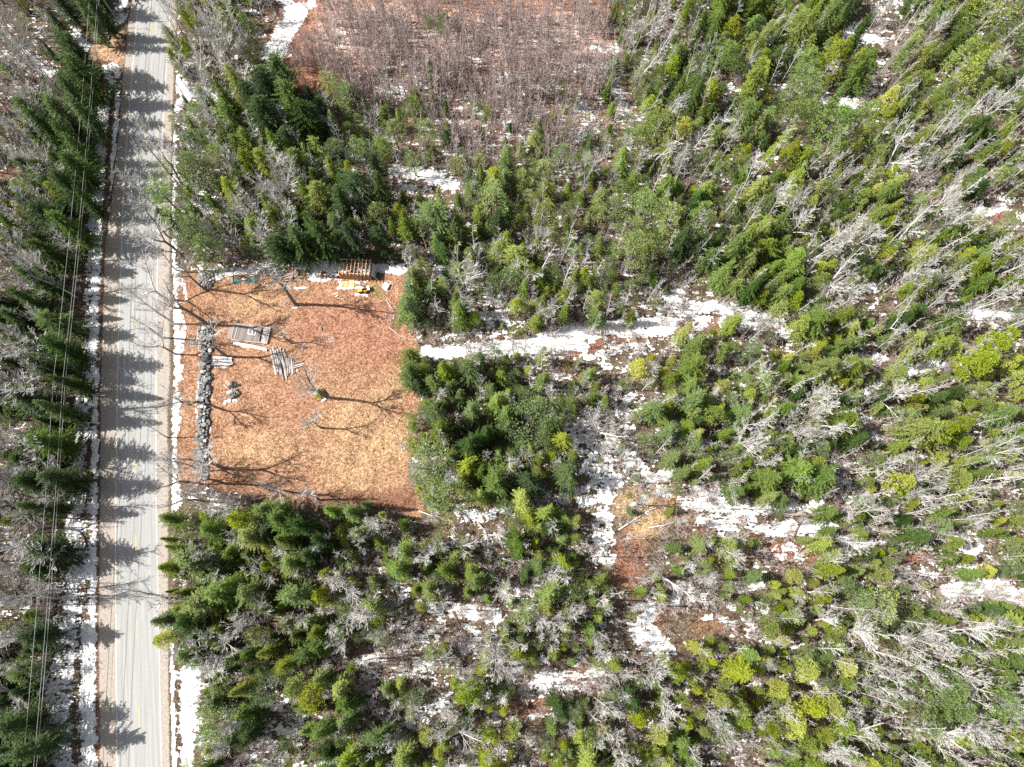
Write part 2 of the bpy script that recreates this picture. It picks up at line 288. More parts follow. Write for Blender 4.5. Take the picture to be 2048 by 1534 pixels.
def barkmat(a, b, var=.35):
    def f(nt):
        g = NT(nt); r = g.rnd()
        n = g.noise(3.0, 3, g.obj())
        c = g.mix(n, a, b)
        hv = g.n('ShaderNodeHueSaturation'); g.l(c, hv.inputs['Color'])
        g.l(g.math('ADD', 1-var/2, g.math('MULTIPLY', r, var)), hv.inputs['Value'])
        return g.diff(hv.outputs[0], None, .9, .1)
    return f
M_BARK = mat('grey_bark', barkmat((.19, .175, .165), (.36, .34, .33)))
M_TWIG = mat('pale_twigs', barkmat((.38, .36, .345), (.58, .56, .54), .4))
M_YARDBARK = mat('dark_grey_bark', barkmat((.10, .095, .095), (.24, .235, .235)))
M_BIRCH = mat('birch_bark', barkmat((.36, .325, .30), (.58, .55, .52), .5))
M_SAPTWIG = mat('reddish_twigs', barkmat((.32, .235, .215), (.52, .42, .40)))
M_SAPBARK = mat('sapling_bark', barkmat((.30, .26, .24), (.50, .46, .44)))
M_DARKBARK = mat('dark_brown_bark', barkmat((.055, .045, .04), (.14, .12, .11)))
def simple(a, b, scale=3, rough=.8, bump=0, spec=.2):
    def f(nt):
        g = NT(nt); n = g.noise(scale, 5, g.obj(), .65)
        hv = g.n('ShaderNodeHueSaturation'); g.l(g.mix(n, a, b), hv.inputs['Color'])
        g.l(g.math('ADD', .8, g.math('MULTIPLY', g.rnd(), .4)), hv.inputs['Value'])
        return g.diff(hv.outputs[0], g.bump(n, bump, .05) if bump else None, rough, spec)
    return f
M_STONE = mat('granite_stone', simple((.12, .118, .115), (.33, .32, .31), 2.5, .9, .4))
M_OLDWOOD = mat('weathered_grey_boards', simple((.15, .12, .11), (.31, .265, .25), 5, .9, .3))
M_PALEWOOD = mat('bleached_boards', simple((.27, .25, .24), (.52, .49, .475), 5, .9, .2))
M_NEWWOOD = mat('orange_rafter_wood', simple((.50, .27, .12), (.72, .46, .26), 5, .8))
M_BROWNWOOD = mat('brown_wall_planks', simple((.20, .105, .065), (.34, .19, .125), 5, .85, .2))
M_REDWOOD = mat('reddish_lath', simple((.42, .28, .23), (.66, .50, .44), 5, .85))
M_GREYPLY = mat('dark_grey_panel', simple((.12, .12, .125), (.19, .19, .20), 2, .8))
M_TAN = mat('tan_sheet', simple((.42, .22, .09), (.62, .42, .24), 2, .7))
M_ORANGETARP = mat('orange_yellow_tarp', simple((.50, .29, .09), (.68, .46, .19), 2, .6))
M_TEAL = mat('teal_netting', simple((.05, .12, .105), (.10, .20, .18), 6, .7))
M_SNOWLUMP = mat('snow_lump', simple((.75, .75, .76), (.86, .86, .87), 2, .9, .3))
M_BLACK = mat('black_plastic', simple((.015, .015, .016), (.04, .04, .04), 3, .5))
M_YEL = mat('yellow_machine_paint', simple((.50, .27, .02), (.62, .36, .04), 3, .4))
M_LIGHT = mat('white_enamel', simple((.66, .66, .66), (.8, .8, .8), 2, .5))
M_METAL = mat('galvanised_metal', simple((.35, .36, .37), (.5, .51, .52), 3, .4, 0, .5))
M_WIRE = mat('pale_worn_wire', simple((.30, .30, .30), (.45, .44, .42), 3, .5, 0, .5))
M_POLE = mat('pole_wood', simple((.20, .18, .165), (.34, .31, .29), 2, .9))
M_ICE = mat('frozen_brook_ice', simple((.30, .33, .37), (.42, .45, .49), 1.2, .35, .1, .5))

# ------------------------------------------------------------------ mesh helpers
class MB:
    def __init__(s): s.v = []; s.f = []; s.m = []
    def box(s, c, size, rot=None, mi=0):
        b = len(s.v); x, y, z = size[0]/2, size[1]/2, size[2]/2
        Rm = rot if rot is not None else Matrix.Identity(3)
        for dx, dy, dz in ((-x, -y, -z), (x, -y, -z), (x, y, -z), (-x, y, -z), (-x, -y, z), (x, -y, z), (x, y, z), (-x, y, z)):
            p = Rm @ Vector((dx, dy, dz)) + Vector(c); s.v.append(tuple(p))
        for f in ((0, 3, 2, 1), (4, 5, 6, 7), (0, 1, 5, 4), (1, 2, 6, 5), (2, 3, 7, 6), (3, 0, 4, 7)):
            s.f.append(tuple(b+i for i in f)); s.m.append(mi)
    def tube(s, pts, rad, sides=5, mi=0, cap=False):
        pts = [Vector(p) for p in pts]; n = len(pts); b = len(s.v)
        for i, p in enumerate(pts):
            d = (pts[min(i+1, n-1)]-pts[max(i-1, 0)]).normalized()
            a = d.orthogonal().normalized() if abs(d.z) > .9 else d.cross(Vector((0, 0, 1))).normalized()
            if abs(d.z) > .9:
                a = (Vector((1, 0, 0)) - d*d.x).normalized()
            c = d.cross(a)
            for k in range(sides):
                t = 2*math.pi*k/sides
                s.v.append(tuple(p + (a*math.cos(t)+c*math.sin(t))*rad[i]))
        for i in range(n-1):
            for k in range(sides):
                k2 = (k+1) % sides
                s.f.append((b+i*sides+k, b+i*sides+k2, b+(i+1)*sides+k2, b+(i+1)*sides+k)); s.m.append(mi)
        if cap:
            s.f.append(tuple(b+(n-1)*sides+k for k in range(sides))); s.m.append(mi)
            s.f.append(tuple(b+k for k in reversed(range(sides)))); s.m.append(mi)
    def mesh(s, name, mats, smooth=False):
        me = bpy.data.meshes.new(name); me.from_pydata(s.v, [], s.f)
        for m in (mats if isinstance(mats, (list, tuple)) else [mats]): me.materials.append(m)
        if any(s.m): me.polygons.foreach_set('material_index', s.m)
        if smooth: me.polygons.foreach_set('use_smooth', [True]*len(s.f))
        me.update(); return me
def tri_mesh(name, tris, m):
    tris = np.asarray(tris, np.float32).reshape(-1, 3); n = len(tris)//3
    me = bpy.data.meshes.new(name)
    me.vertices.add(n*3); me.vertices.foreach_set('co', tris.ravel())
    me.loops.add(n*3); me.loops.foreach_set('vertex_index', np.arange(n*3, dtype=np.int32))
    me.polygons.add(n); me.polygons.foreach_set('loop_start', np.arange(0, n*3, 3, dtype=np.int32))
    me.materials.append(m); me.update(calc_edges=True); return me
def link(name, me, parent=None, loc=(0, 0, 0), rot=(0, 0, 0), scale=(1, 1, 1)):
    o = bpy.data.objects.new(name, me); LINK(o); o.parent = parent
    o.location = loc; o.rotation_euler = rot; o.scale = scale; return o
def thing(name, label, cat, loc=(0, 0, 0), rotz=0, group=None, me=None):
    o = bpy.data.objects.new(name, me); LINK(o)
    o.location = loc; o.rotation_euler = (0, 0, rotz); o['label'] = label; o['category'] = cat
    if group: o['group'] = group
    return o

# ------------------------------------------------------------------ ground
def near(pts, r, px, py):
    xs = [p[0] for p in pts]; ys = [p[1] for p in pts]
    return np.nonzero((px > min(xs)-r) & (px < max(xs)+r) & (py > min(ys)-r) & (py < max(ys)+r))[0]
def snow_cover(px, py):
    base = np.full(px.shape, .36)
    bm = {'B': .35, 'D': .24, 'E': .30, 'Y': .36, 'P': .36, 'M': .36, 'm': .40, 'T': .24, 't': .42, 's': .45, '.': .38, ',': .15, '#': 0.0, 'R': .3}
    grid = np.array([[bm[c] for c in row] for row in CELLS])
    gx = np.clip(px/64-.5, 0, 30.999); gy = np.clip(py/64-.5, 0, 22.999)
    i = gx.astype(int); j = gy.astype(int); fx = gx-i; fy = gy-j
    base = grid[j, i]*(1-fx)*(1-fy)+grid[j, i+1]*fx*(1-fy)+grid[j+1, i]*(1-fx)*fy+grid[j+1, i+1]*fx*fy
    clr = inpoly(CLEARING, px, py)
    base = np.where(clr, -.6, base)
    out = base
    def soft(d, w): return np.clip((w+5-d)/10, 0, 1)
    out = out.copy()
    for v, w, pts in BARE:
        q = near(pts, w+8, px, py); k = soft(sdist(pts, px[q], py[q]), w); out[q] = out[q]*(1-k)+v*k*.9
    for v, w, pts, _ in SNOW:
        q = near(pts, w+8, px, py)
        if w < 9: w = w*1.12
        k = np.clip((w*.95+2-sdist(pts, px[q], py[q]))/(6 if w < 7 else 12), 0, 1)
        t = .15+v*.55+(.13 if v >= 1 else 0)
        out[q] = np.where(t > out[q], out[q]*(1-k)+t*k, out[q])
    out = np.where((px > interp(LEFT_EDGE, py)) & (px < interp(RIGHT_EDGE, py)), -.5, out)
    return out
def bank(px, py):
    """plough banks beside the road"""
    h = np.zeros(px.shape)
    for dx, w, a in ((-11, 9, .38), (-24, 10, .2)):
        d = np.abs(px-(interp(LEFT_EDGE, py)+dx)); h += a*np.exp(-(d/w)**2)*(py > 120)
    for dx, w, a in ((11, 8, .34),):
        d = np.abs(px-(interp(RIGHT_EDGE, py)+dx)); h += a*np.exp(-(d/w)**2)
    inside = (px > interp(LEFT_EDGE, py)-3) & (px < interp(RIGHT_EDGE, py)+3)
    return np.where(inside, 0, h)
def vnoise(x, y, s):
    f = np.sin(x*s*1.3+np.sin(y*s*.9)*1.7)+np.sin(y*s*1.1+np.sin(x*s*.7+1.3)*1.9)+.6*np.sin((x+y)*s*2.1+.5)*np.sin((x-y)*s*1.7)
    return f/2.6
def gz(x, y):
    x = np.asarray(x, float); y = np.asarray(y, float)
    px, py = pixv(x, y)
    road_d = np.minimum(np.abs(px-interp(LEFT_EDGE, py)), np.abs(px-interp(RIGHT_EDGE, py)))
    inside = (px > interp(LEFT_EDGE, py)) & (px < interp(RIGHT_EDGE, py))
    k = np.where(inside, 0, np.clip(road_d/90, 0, 1))
    z = k*(.25*vnoise(x, y, .12)+.10*vnoise(x+40, y, .45)+.05*vnoise(x, y+9, 1.3))
    edge = np.clip(road_d/10, 0, 1)*(~inside)
    z = z + bank(px, py)*(.8+.35*vnoise(x, y, 1.4)) - .02*edge
    z = np.where(inside, -.012, z)
    far = np.clip((np.maximum(np.abs(x), np.abs(y))-150)/200, 0, 1)
    return z*(1-far)
def gz1(x, y): return float(gz(np.array([x]), np.array([y]))[0])
cs = [at(0, 0), at(2048, 0), at(0, 1534), at(2048, 1534)]
X0 = min(c[0] for c in cs)-8; X1 = max(c[0] for c in cs)+8; Y0 = min(c[1] for c in cs)-8; Y1 = max(c[1] for c in cs)+8
def axis(a, b, step):
    core = np.arange(a, b, step); ext = [3, 8, 18, 40, 90, 200, 500, 1200]
    return np.concatenate([[a-e for e in reversed(ext)], core, [core[-1]+e for e in ext]])
gxs = axis(X0, X1, .42); gys = axis(Y0, Y1, .42)
GX, GY = np.meshgrid(gxs, gys); nx, ny = len(gxs), len(gys)
GZ = gz(GX.ravel(), GY.ravel()); PX, PY = pixv(GX.ravel(), GY.ravel())
me = bpy.data.meshes.new('ground')
co = np.stack([GX.ravel(), GY.ravel(), GZ], 1).astype(np.float32)
me.vertices.add(nx*ny); me.vertices.foreach_set('co', co.ravel())
ii, jj = np.meshgrid(np.arange(nx-1), np.arange(ny-1)); a = (jj*nx+ii).ravel()
q = np.stack([a, a+1, a+nx+1, a+nx], 1).astype(np.int32)
me.loops.add(q.size); me.loops.foreach_set('vertex_index', q.ravel())
me.polygons.add(len(q)); me.polygons.foreach_set('loop_start', np.arange(0, q.size, 4, dtype=np.int32))
me.polygons.foreach_set('use_smooth', [True]*len(q)); me.update(calc_edges=True)
sa = me.attributes.new('snow', 'FLOAT', 'POINT'); sa.data.foreach_set('value', snow_cover(PX, PY).astype(np.float32))
ORANGE = np.array([.262, .145, .088]); RED = np.array([.215, .105, .068]); TAN = np.array([.36, .24, .13]); DARK = np.array([.085, .062, .042]); MUD = np.array([.19, .095, .062]); PINK = np.array([.36, .265, .225]); MOSS = np.array([.12, .13, .035]); DIRT = np.array([.22, .14, .09])
LC = np.tile(DARK*1.25, (len(PX), 1))
def lay(color, w, pts, amt=1.0, soft=14):
    q = near(pts, w+soft, PX, PY)
    k = np.clip((w+soft/2-sdist(pts, PX[q], PY[q]))/soft, 0, 1)[:, None]*amt
    LC[q] = LC[q]*(1-k)+color*k
lay(RED, 90, [(620, 60), (760, 40), (900, 20), (1180, 30)], .95, 60); lay(PINK, 60, [(700, 60), (760, 70), (900, 90), (1150, 80)], .9, 60)
lay(RED, 45, [(600, 130), (640, 150)], 1, 20); lay(TAN, 18, [(740, 70), (790, 72)], .6, 24); lay((RED+PINK)*.38, 100, [(800, 210), (1000, 220), (1180, 220)], .8, 80)
cl = inpoly(CLEARING, PX, PY)
LC[cl] = ORANGE
lay(ORANGE, 8, [(384, 640), (384, 900)]); lay(RED, 7, [(384, 580), (376, 570)]); lay(ORANGE*.9+RED*.1, 20, [(420, 590), (400, 620)])
lay(TAN, 26, [(480, 610), (540, 600)], .35, 30); lay(RED*1.15, 50, [(640, 650), (760, 690), (740, 640)], .75, 50); lay(RED*1.2, 22, [(560, 790), (640, 830)], .6, 30); lay(TAN*.95, 55, [(700, 850), (780, 880), (700, 930)], .5, 60); lay(TAN, 26, [(470, 900), (600, 900)], .4, 40); lay(TAN*.9, 20, [(790, 760), (760, 800)], .6, 30); lay(RED, 14, [(795, 640), (805, 720)], .6, 30); lay(RED, 10, [(600, 890), (640, 880)], .7, 20)
lay(MOSS, 9, [(760, 590), (745, 575)], .6, 14); lay(MOSS, 4, [(613, 857), (622, 846)], .8, 5); lay(MOSS, 4, [(604, 550), (600, 545)], .5, 8); lay(RED*.7, 16, [(400, 965), (560, 985), (700, 1000)], .5, 20)
for (x, y, n) in ((585, 600, 7), (455, 718, 5), (583, 690, 6), (640, 860, 6), (690, 965, 10), (500, 955, 7), (740, 880, 8), (640, 790, 9), (660, 770, 8), (560, 850, 8)): lay(MOSS*1.3, n*.6, [(x, y)], .35, n)
lay(RED*.6, 20, [(820, 1000), (700, 1010)], .8, 24); lay(MOSS*1.2+DARK, 14, [(870, 1035), (890, 1045)], .5, 20)
lay(RED*.95, 26, [(1250, 1100), (1260, 1150), (1270, 1060)], 1, 24); lay(DIRT*1.3+MOSS*.4, 30, [(1260, 1010), (1330, 1000), (1290, 1050)], .9, 34); lay(ORANGE*.8, 16, [(1330, 1010), (1420, 1060)], .8, 30); lay(MUD, 30, [(1290, 1230), (1310, 1290)], .9, 20)
lay(RED, 16, [(1500, 1090), (1620, 1110)], .9, 24); lay(RED, 10, [(1790, 1130), (1860, 1100)], .9, 20); lay(ORANGE*.7, 16, [(1400, 1255), (1440, 1245)], .8, 20); lay(RED, 14, [(1960, 440), (2000, 425)], .9, 16); lay(ORANGE*.9, 8, [(1722, 205), (1735, 155)], .9, 10); lay(RED, 24, [(1120, 1380), (1180, 1360)], .8, 24); lay(RED*.9, 30, [(980, 1440), (1060, 1400)], .7, 30)
lay(RED*.9, 16, [(1000, 690), (1150, 700), (1300, 660), (1500, 640)], .8, 20); lay(RED*1.1, 12, [(1130, 735), (1160, 745)], .9, 20); lay(DIRT*1.5, 34, [(215, 90), (225, 110)], .9, 30); lay(RED, 14, [(190, 165), (210, 170)], 1, 16); lay(RED, 8, [(210, 480), (206, 620)], .8, 10); lay(RED, 6, [(199, 1100), (199, 1534)], .8, 6); lay(ORANGE*.7, 12, [(380, 545), (680, 545)], .7, 14); lay(RED, 10, [(30, 345), (0, 340)], .9, 14); lay(RED, 20, [(600, 540), (620, 545)], .8, 20); lay(ORANGE, 16, [(615, 550), (640, 558)], 1, 16)
ca = me.color_attributes.new('litter', 'FLOAT_COLOR', 'POINT')
ca.data.foreach_set('color', np.concatenate([LC, np.ones((len(LC), 1))], 1).astype(np.float32).ravel())
me.materials.append(M_GROUND)
g = link('ground', me); g['kind'] = 'structure'

# ------------------------------------------------------------------ road
def strip(name, left, right, rows, z, m, kind=None, parent=None, cols=None):
    """sheet between two picture tables, laid on the ground"""
    v = []; f = []; uv = []
    cols = cols or [(0, left), (1, right)]
    for r in rows:
        for u, tab in cols:
            x, y = at(interp(tab, r) if not callable(tab) else tab(r), r); v.append((x, y, z)); uv.append((u, y))
    n = len(cols)
    for i in range(len(rows)-1):
        for k in range(n-1):
            b = i*n+k; f.append((b+n, b+n+1, b+1, b))
    mesh = bpy.data.meshes.new(name); mesh.from_pydata(v, [], f); mesh.materials.append(m)
    ul = mesh.uv_layers.new(name='UVMap')
    for l in mesh.loops: ul.data[l.index].uv = uv[l.vertex_index]
    mesh.update(); o = link(name, mesh, parent)
    if kind: o['kind'] = kind
    return o
rows = list(range(-200, 1801, 20))
def rag(tab, s, amp): return lambda r: interp(tab, r) + amp*(math.sin(r*.11+s)+math.sin(r*.37+s*2)*.7+math.sin(r*.9)*.4)
road = strip('road', None, None, rows, .004, M_ROAD, 'structure', None, [(0, rag(LEFT_EDGE, 1, .5)), (.2, LEFT_LINE), (.5, MID_LINE), (.8, RIGHT_LINE), (1, rag(RIGHT_EDGE, 2, .5))])
def shifted(tab, d): return [(a, b+d) for a, b in tab]
strip('edge_line', shifted(LEFT_LINE, -.75), shifted(LEFT_LINE, .75), rows, .008, M_WHITE, None, road)
strip('edge_line', shifted(RIGHT_LINE, -.7), shifted(RIGHT_LINE, .7), rows, .008, M_WHITE, None, road)
for a, b in ((49, 69), (153, 175), (258, 271), (382, 398), (498, 518), (624, 655), (764, 797), (911, 949), (1071, 1111), (1240, 1278), (1415, 1461)):
    strip('lane_dash', shifted(MID_LINE, -.7), shifted(MID_LINE, .7), [a, (a+b)/2, b], .008, M_YELLOW, None, road)

# ------------------------------------------------------------------ tree prototypes
def rot_to(d, ang, az):
    d = d.normalized(); a = d.orthogonal().normalized(); c = d.cross(a)
    return (d*math.cos(ang)+(a*math.cos(az)+c*math.sin(az))*math.sin(ang)).normalized()
def bare_tree(seed, h, spread, style):
    """returns trunk mesh, crown mesh"""
    rd = random.Random(seed); tr = MB(); cr = MB()
    def limb(mb, p, d, L, r0, r1, nseg, wander, up, sides, mi=0):
        pts = [p.copy()]; rad = [r0]; d = d.copy()
        for i in range(nseg):
            d = (d+Vector((rd.gauss(0, wander), rd.gauss(0, wander), rd.gauss(0, wander*.6)+up))).normalized()
            p = p+d*(L/nseg); pts.append(p.copy()); rad.append(r0+(r1-r0)*(i+1)/nseg)
        mb.tube(pts, rad, sides, mi); return pts
    def samp(pts, t):
        k = t*(len(pts)-1); i = min(int(k), len(pts)-2); return pts[i].lerp(pts[i+1], k-i), (pts[i+1]-pts[i]).normalized()
    if style == 'spread':
        first = h*(rd.uniform(.25, .4) if seed < 66 else rd.uniform(.42, .55))
        base = limb(tr, Vector((0, 0, -.3)), Vector((0, 0, 1)), first+.3, h*.017, h*.012, 4, .04, .05, 7)
        n = rd.choice((2, 3, 3, 4)); az0 = rd.uniform(0, 6.28); mains = []
        for k in range(n):
            d = rot_to(Vector((0, 0, 1)), rd.uniform(.3, .7)*spread, az0+k*6.28/n+rd.uniform(-.3, .3))
            mains.append((limb(tr, base[-1], d, (h-first)*rd.uniform(.85, 1.0), h*.0105, .025, 7, .085, .05, 5), h*.6))
        levels = mains
        per = (12, 6, 5)
    elif style == 'fan':
        base = limb(tr, Vector((0, 0, -.3)), Vector((rd.gauss(0, .05), rd.gauss(0, .05), 1)), h+.3, h*.0145, .03, 9, .05, .04, 6)
        levels = [(base, h*.8)]
        per = (30, 6, 4)
    elif style == 'birch':
        base = limb(tr, Vector((0, 0, -.3)), Vector((rd.gauss(0, .04), rd.gauss(0, .04), 1)), h+.3, h*.0105, .02, 10, .04, .04, 5)
        levels = [(base, h*.8)]
        per = (24, 4, 2)
    elif style == 'sapling':
        base = limb(tr, Vector((0, 0, -.2)), Vector((rd.gauss(0, .06), rd.gauss(0, .06), 1)), h+.2, .05, .015, 6, .04, .03, 4)
        levels = [(base, h*.8)]
        per = (15, 5, 0)
    else:   # brush
        levels = []
        for k in range(9):
            d = rot_to(Vector((0, 0, 1)), rd.uniform(.1, 1.0), rd.uniform(0, 6.28))
            levels.append((limb(tr, Vector((0, 0, -.1)), d, h*rd.uniform(.7, 1.1), .022, .007, 4, .12, .05, 3), h))
        per = (7, 4, 0)
    for pts, Ln in levels:
        for i in range(per[0]):
            t = (.25 if style in ('birch', 'sapling', 'fan') else .12)+rd.random()*.8; t = min(t, .98)
            p, d0 = samp(pts, t)
            ang = {'spread': rd.uniform(.4, .85), 'fan': rd.uniform(.45, .85), 'birch': rd.uniform(.55, 1.0), 'sapling': rd.uniform(.35, .7), 'brush': rd.uniform(.3, .8)}[style]
            d = rot_to(d0, ang, rd.uniform(0, 6.28))
            L = {'spread': h*.33*(.5+.5*spread)*(1.15-t), 'fan': h*.40*spread*(1.16-t), 'birch': h*.20*spread*(1.25-t), 'sapling': h*.22*(1.2-t), 'brush': h*.4*(1.2-t)}[style]*rd.uniform(.6, 1.2)
            r = {'spread': .050, 'fan': .062, 'birch': .030, 'sapling': .020, 'brush': .015}[style]
            b1 = limb(cr, p, d, L, r*(1.3-t), .013, 3, .10, .07, 3)
            for j in range(per[1]):
                t2 = .2+rd.random()*.78; p2, d2 = samp(b1, t2)
                dd = rot_to(d2, rd.uniform(.4, .85), rd.uniform(0, 6.28)); dd.z += .15
                L2 = L*(.38 if style == 'fan' else .5)*(1.25-t2)*rd.uniform(.6, 1.2)
                b2 = limb(cr, p2, dd, L2, .019 if style != 'brush' else .012, .009, 2, .10, .05, 3)
                for k in range(per[2]):
                    p3, d3 = samp(b2, .15+rd.random()*.8)
                    d4 = rot_to(d3, rd.uniform(.4, .8), rd.uniform(0, 6.28))
                    limb(cr, p3, d4, L2*.55*rd.uniform(.5, 1.1), .015, .009, 1, .1, .05, 3)
    return tr, cr
def blades(c, d, L, w, n, spread):
    """n small leaf sprays (triangles) from points c along d"""
    N = len(c)
    c = np.repeat(c, n, 0); d = np.repeat(d, n, 0)+rng.normal(0, spread, (N*n, 3)); d /= np.linalg.norm(d, axis=1)[:, None]+1e-9
    L = np.repeat(L, n)*rng.uniform(.6, 1.25, N*n)
    s = np.cross(d, rng.normal(0, 1, (N*n, 3))*[.5, .5, 1]); s /= np.linalg.norm(s, axis=1)[:, None]+1e-9
    w = w*rng.uniform(.7, 1.3, (N*n, 1)); tip = c+d*L[:, None]; mid = c+d*(L*.45)[:, None]
    return np.stack([c+s*w*.2, tip, mid+s*w], 1), np.stack([c-s*w*.2, mid-s*w, tip], 1)
def spruce(seed, h, r, lumpy=.25, wz=.30, pw=.75, fl=.34, trunk_r=.13):
    rg = np.random.default_rng(seed); C = []; D = []; L = []
    z = .1*h
    while z < h*.985:
        k = (1-z/h)
        nb = rg.integers(6, 9) if k > .12 else 4
        a0 = rg.uniform(0, 6.28)
        for b in range(nb):
            az = a0+b*6.283/nb+rg.normal(0, .12)
            sect = 1+lumpy*math.sin(az*2+seed)+lumpy*.7*math.sin(az*3+z*1.3+seed*2)
            Lb = r*k**pw*rg.uniform(.7, 1.12)*sect*(1 if z > .18*h else .8)
            steps = max(2, int(Lb/.17))
            t = (np.arange(steps)+rg.uniform(.4, 1))/steps
            out = np.array([math.cos(az), math.sin(az), 0]); side = np.array([-math.sin(az), math.cos(az), 0])
            droop = -.25*Lb*t**1.5+.12*Lb*t**3+rg.normal(0, .04)
            pts = out*(t*Lb)[:, None]; pts[:, 2] += z+droop+.25*Lb*.3
            for sg in (-1, 1):
                C.append(pts); D.append(np.tile(out*.75+side*sg*.9, (steps, 1))+np.array([0, 0, .12])); L.append(fl*(1.25-t)*min(1, .45+Lb*.5)+.06)
            C.append(pts); D.append(np.tile(out+np.array([0, 0, .25]), (steps, 1))); L.append(np.full(steps, fl*.7))
        z += wz*rg.uniform(.8, 1.2)*(1 if k > .2 else .7)
    C = np.concatenate(C); D = np.concatenate(D); L = np.concatenate(L)
    # leader
    zz = np.linspace(h*.93, h*1.02, 6); C = np.concatenate([C, np.stack([zz*0, zz*0, zz], 1)]); D = np.concatenate([D, np.tile([0, 0, 1.], (6, 1))]); L = np.concatenate([L, np.full(6, .2)])
    A, B = blades(C, D, L, .085, 1, .38)
    return np.concatenate([A, B]).reshape(-1, 3)
def puffy(seed, h, r, nclump, cr, up=.5, dens=30, shape='pine'):
    """pine or cedar crown built from tufts"""
    rg = np.random.default_rng(seed); C = []; D = []; L = []
    cs_ = []
    ph = rg.uniform(0, 6.28, 4)
    for i in range(nclump):
        t = rg.uniform(0, 1)**.8
        z = h*(.28+.72*t)
        az = rg.uniform(0, 6.28)
        if shape == 'pine': env = (1-t**2.2)**.6*(.6+.4*min(1, t*4))
        else: env = (1-t)**.62*(.75+.25*min(1, t*5))
        env *= 1+.28*math.sin(az*2+ph[0])+.2*math.sin(az*3+ph[1]+t*5)
        rad = r*env*math.sqrt(rg.uniform(.3, 1))
        cs_.append((math.cos(az)*rad, math.sin(az)*rad, z-.12*rad, cr*rg.uniform(.65, 1.3)*(1-.3*t)))
    for x, y, z, q in cs_:
        n = int(dens*(q/cr)**1.5)
        v = rg.normal(0, 1, (n, 3)); v /= np.linalg.norm(v, axis=1)[:, None]
        v[:, 2] = np.abs(v[:, 2])*.8+v[:, 2]*.2
        C.append(np.array([x, y, z])+v*[q, q, q*.6]*rg.uniform(.3, 1, (n, 1)))
        o = v.copy(); o[:, 2] += up; D.append(o); L.append(np.full(n, .26 if shape == 'pine' else .2))
    C = np.concatenate(C); D = np.concatenate(D); L = np.concatenate(L)
    A, B = blades(C, D, L, .07 if shape == 'pine' else .075, 1, .35)
    return np.concatenate([A, B]).reshape(-1, 3)
def evergreen_trunk(h, seed):
    mb = MB(); rd = random.Random(seed)
    mb.tube([(0, 0, -.3), (rd.gauss(0, .05), rd.gauss(0, .05), h*.5), (0, 0, h*.96)], [h*.016, h*.010, .015], 6)
    for i in range(14):
        z = h*rd.uniform(.08, .8); a = rd.uniform(0, 6.28); L = (1-z/h)*h*.16
        mb.tube([(0, 0, z), (math.cos(a)*L, math.sin(a)*L, z+.05*L)], [.03, .012], 3)
    return mb
PROTO = {}
def add_proto(kind, h, r, parts): PROTO.setdefault(kind, []).append((h, r, parts))
for i in range(6):
    h = 10; r = (2.2, 2.7, 1.8, 3.0, 2.5, 2.8)[i]
    add_proto('spruce', h, r, [('trunk', evergreen_trunk(h, i).mesh('spruce_trunk', M_DARKBARK)), ('crown', tri_mesh('spruce_crown', spruce(10+i, h, r, (.15, .3, .12, .38, .28, .34)[i], pw=(.75, .5, .8, .42, .55, .45)[i]), M_SPRUCE))])
for i in range(5):
    h = 11; r = (2.9, 2.3, 3.2, 2.6, 3.0)[i]
    add_proto('fir', h, r, [('trunk', evergreen_trunk(h, 110+i).mesh('fir_trunk', M_DARKBARK)), ('crown', tri_mesh('fir_crown', spruce(120+i, h, r, (.35, .2, .4, .3, .38)[i], pw=(.5, .7, .42, .6, .45)[i]), M_FIR))])
for i in range(4):
    h = 10; r = (2.6, 2.9, 2.4, 3.0)[i]
    add_proto('pine', h, r, [('trunk', evergreen_trunk(h, 20+i).mesh('pine_trunk', M_DARKBARK)), ('crown', tri_mesh('pine_crown', puffy(30+i, h, r, 120, .62, .6, 30, 'pine'), M_PINE))])
for i in range(4):
    h = 8; r = (1.7, 1.9, 1.5, 2.0)[i]
    add_proto('cedar', h, r, [('trunk', evergreen_trunk(h, 40+i).mesh('cedar_trunk', M_DARKBARK)), ('crown', tri_mesh('cedar_crown', puffy(50+i, h, r, 110, .42, .3, 34, 'cedar'), M_CEDAR))])
for i in range(9):
    h = 13; t, c = bare_tree(60+i, h, (.8, 1.0, 1.0, 1.1, .85, .9, .62, .72, .55)[i], 'fan' if i in (1, 2, 4, 5) else 'spread')
    add_proto('bare', h, 4.2, [('trunk', t.mesh('bare_trunk', M_YARDBARK if i > 5 else M_BARK if i % 2 else M_TWIG)), ('crown', c.mesh('bare_crown', M_TWIG))])
for i in range(5):
    h = 12; t, c = bare_tree(70+i, h, (1.0, .8, 1.2, 1.0, .9)[i], 'birch')
    add_proto('birch', h, 1.9, [('trunk', t.mesh('birch_trunk', M_BIRCH)), ('crown', c.mesh('birch_crown', M_TWIG))])
def joined(a, b, name, m1, m2):
    k = len(a.v); a.v += b.v; a.f += [tuple(x+k for x in f) for f in b.f]; a.m = [0]*len(a.m)+[1]*len(b.m)
    return a.mesh(name, [m1, m2])
for i in range(6):
    h = 6; t, c = bare_tree(80+i, h, 1, 'sapling')
    add_proto('sapling', h, 1.0, [(None, joined(t, c, 'sapling', M_SAPBARK, M_SAPTWIG))])
for i in range(4):
    h = 2.2; t, c = bare_tree(90+i, h, 1, 'brush')
    add_proto('shrub', h, 1.6, [(None, joined(t, c, 'shrub', M_SAPBARK, M_SAPTWIG if i % 2 else M_TWIG))])
NAMES = {'fir': 'fir_tree', 'spruce': 'spruce_tree', 'pine': 'pine_tree', 'cedar': 'cedar_tree', 'bare': 'bare_tree', 'birch': 'birch_tree', 'sapling': 'sapling', 'shrub': 'shrub'}

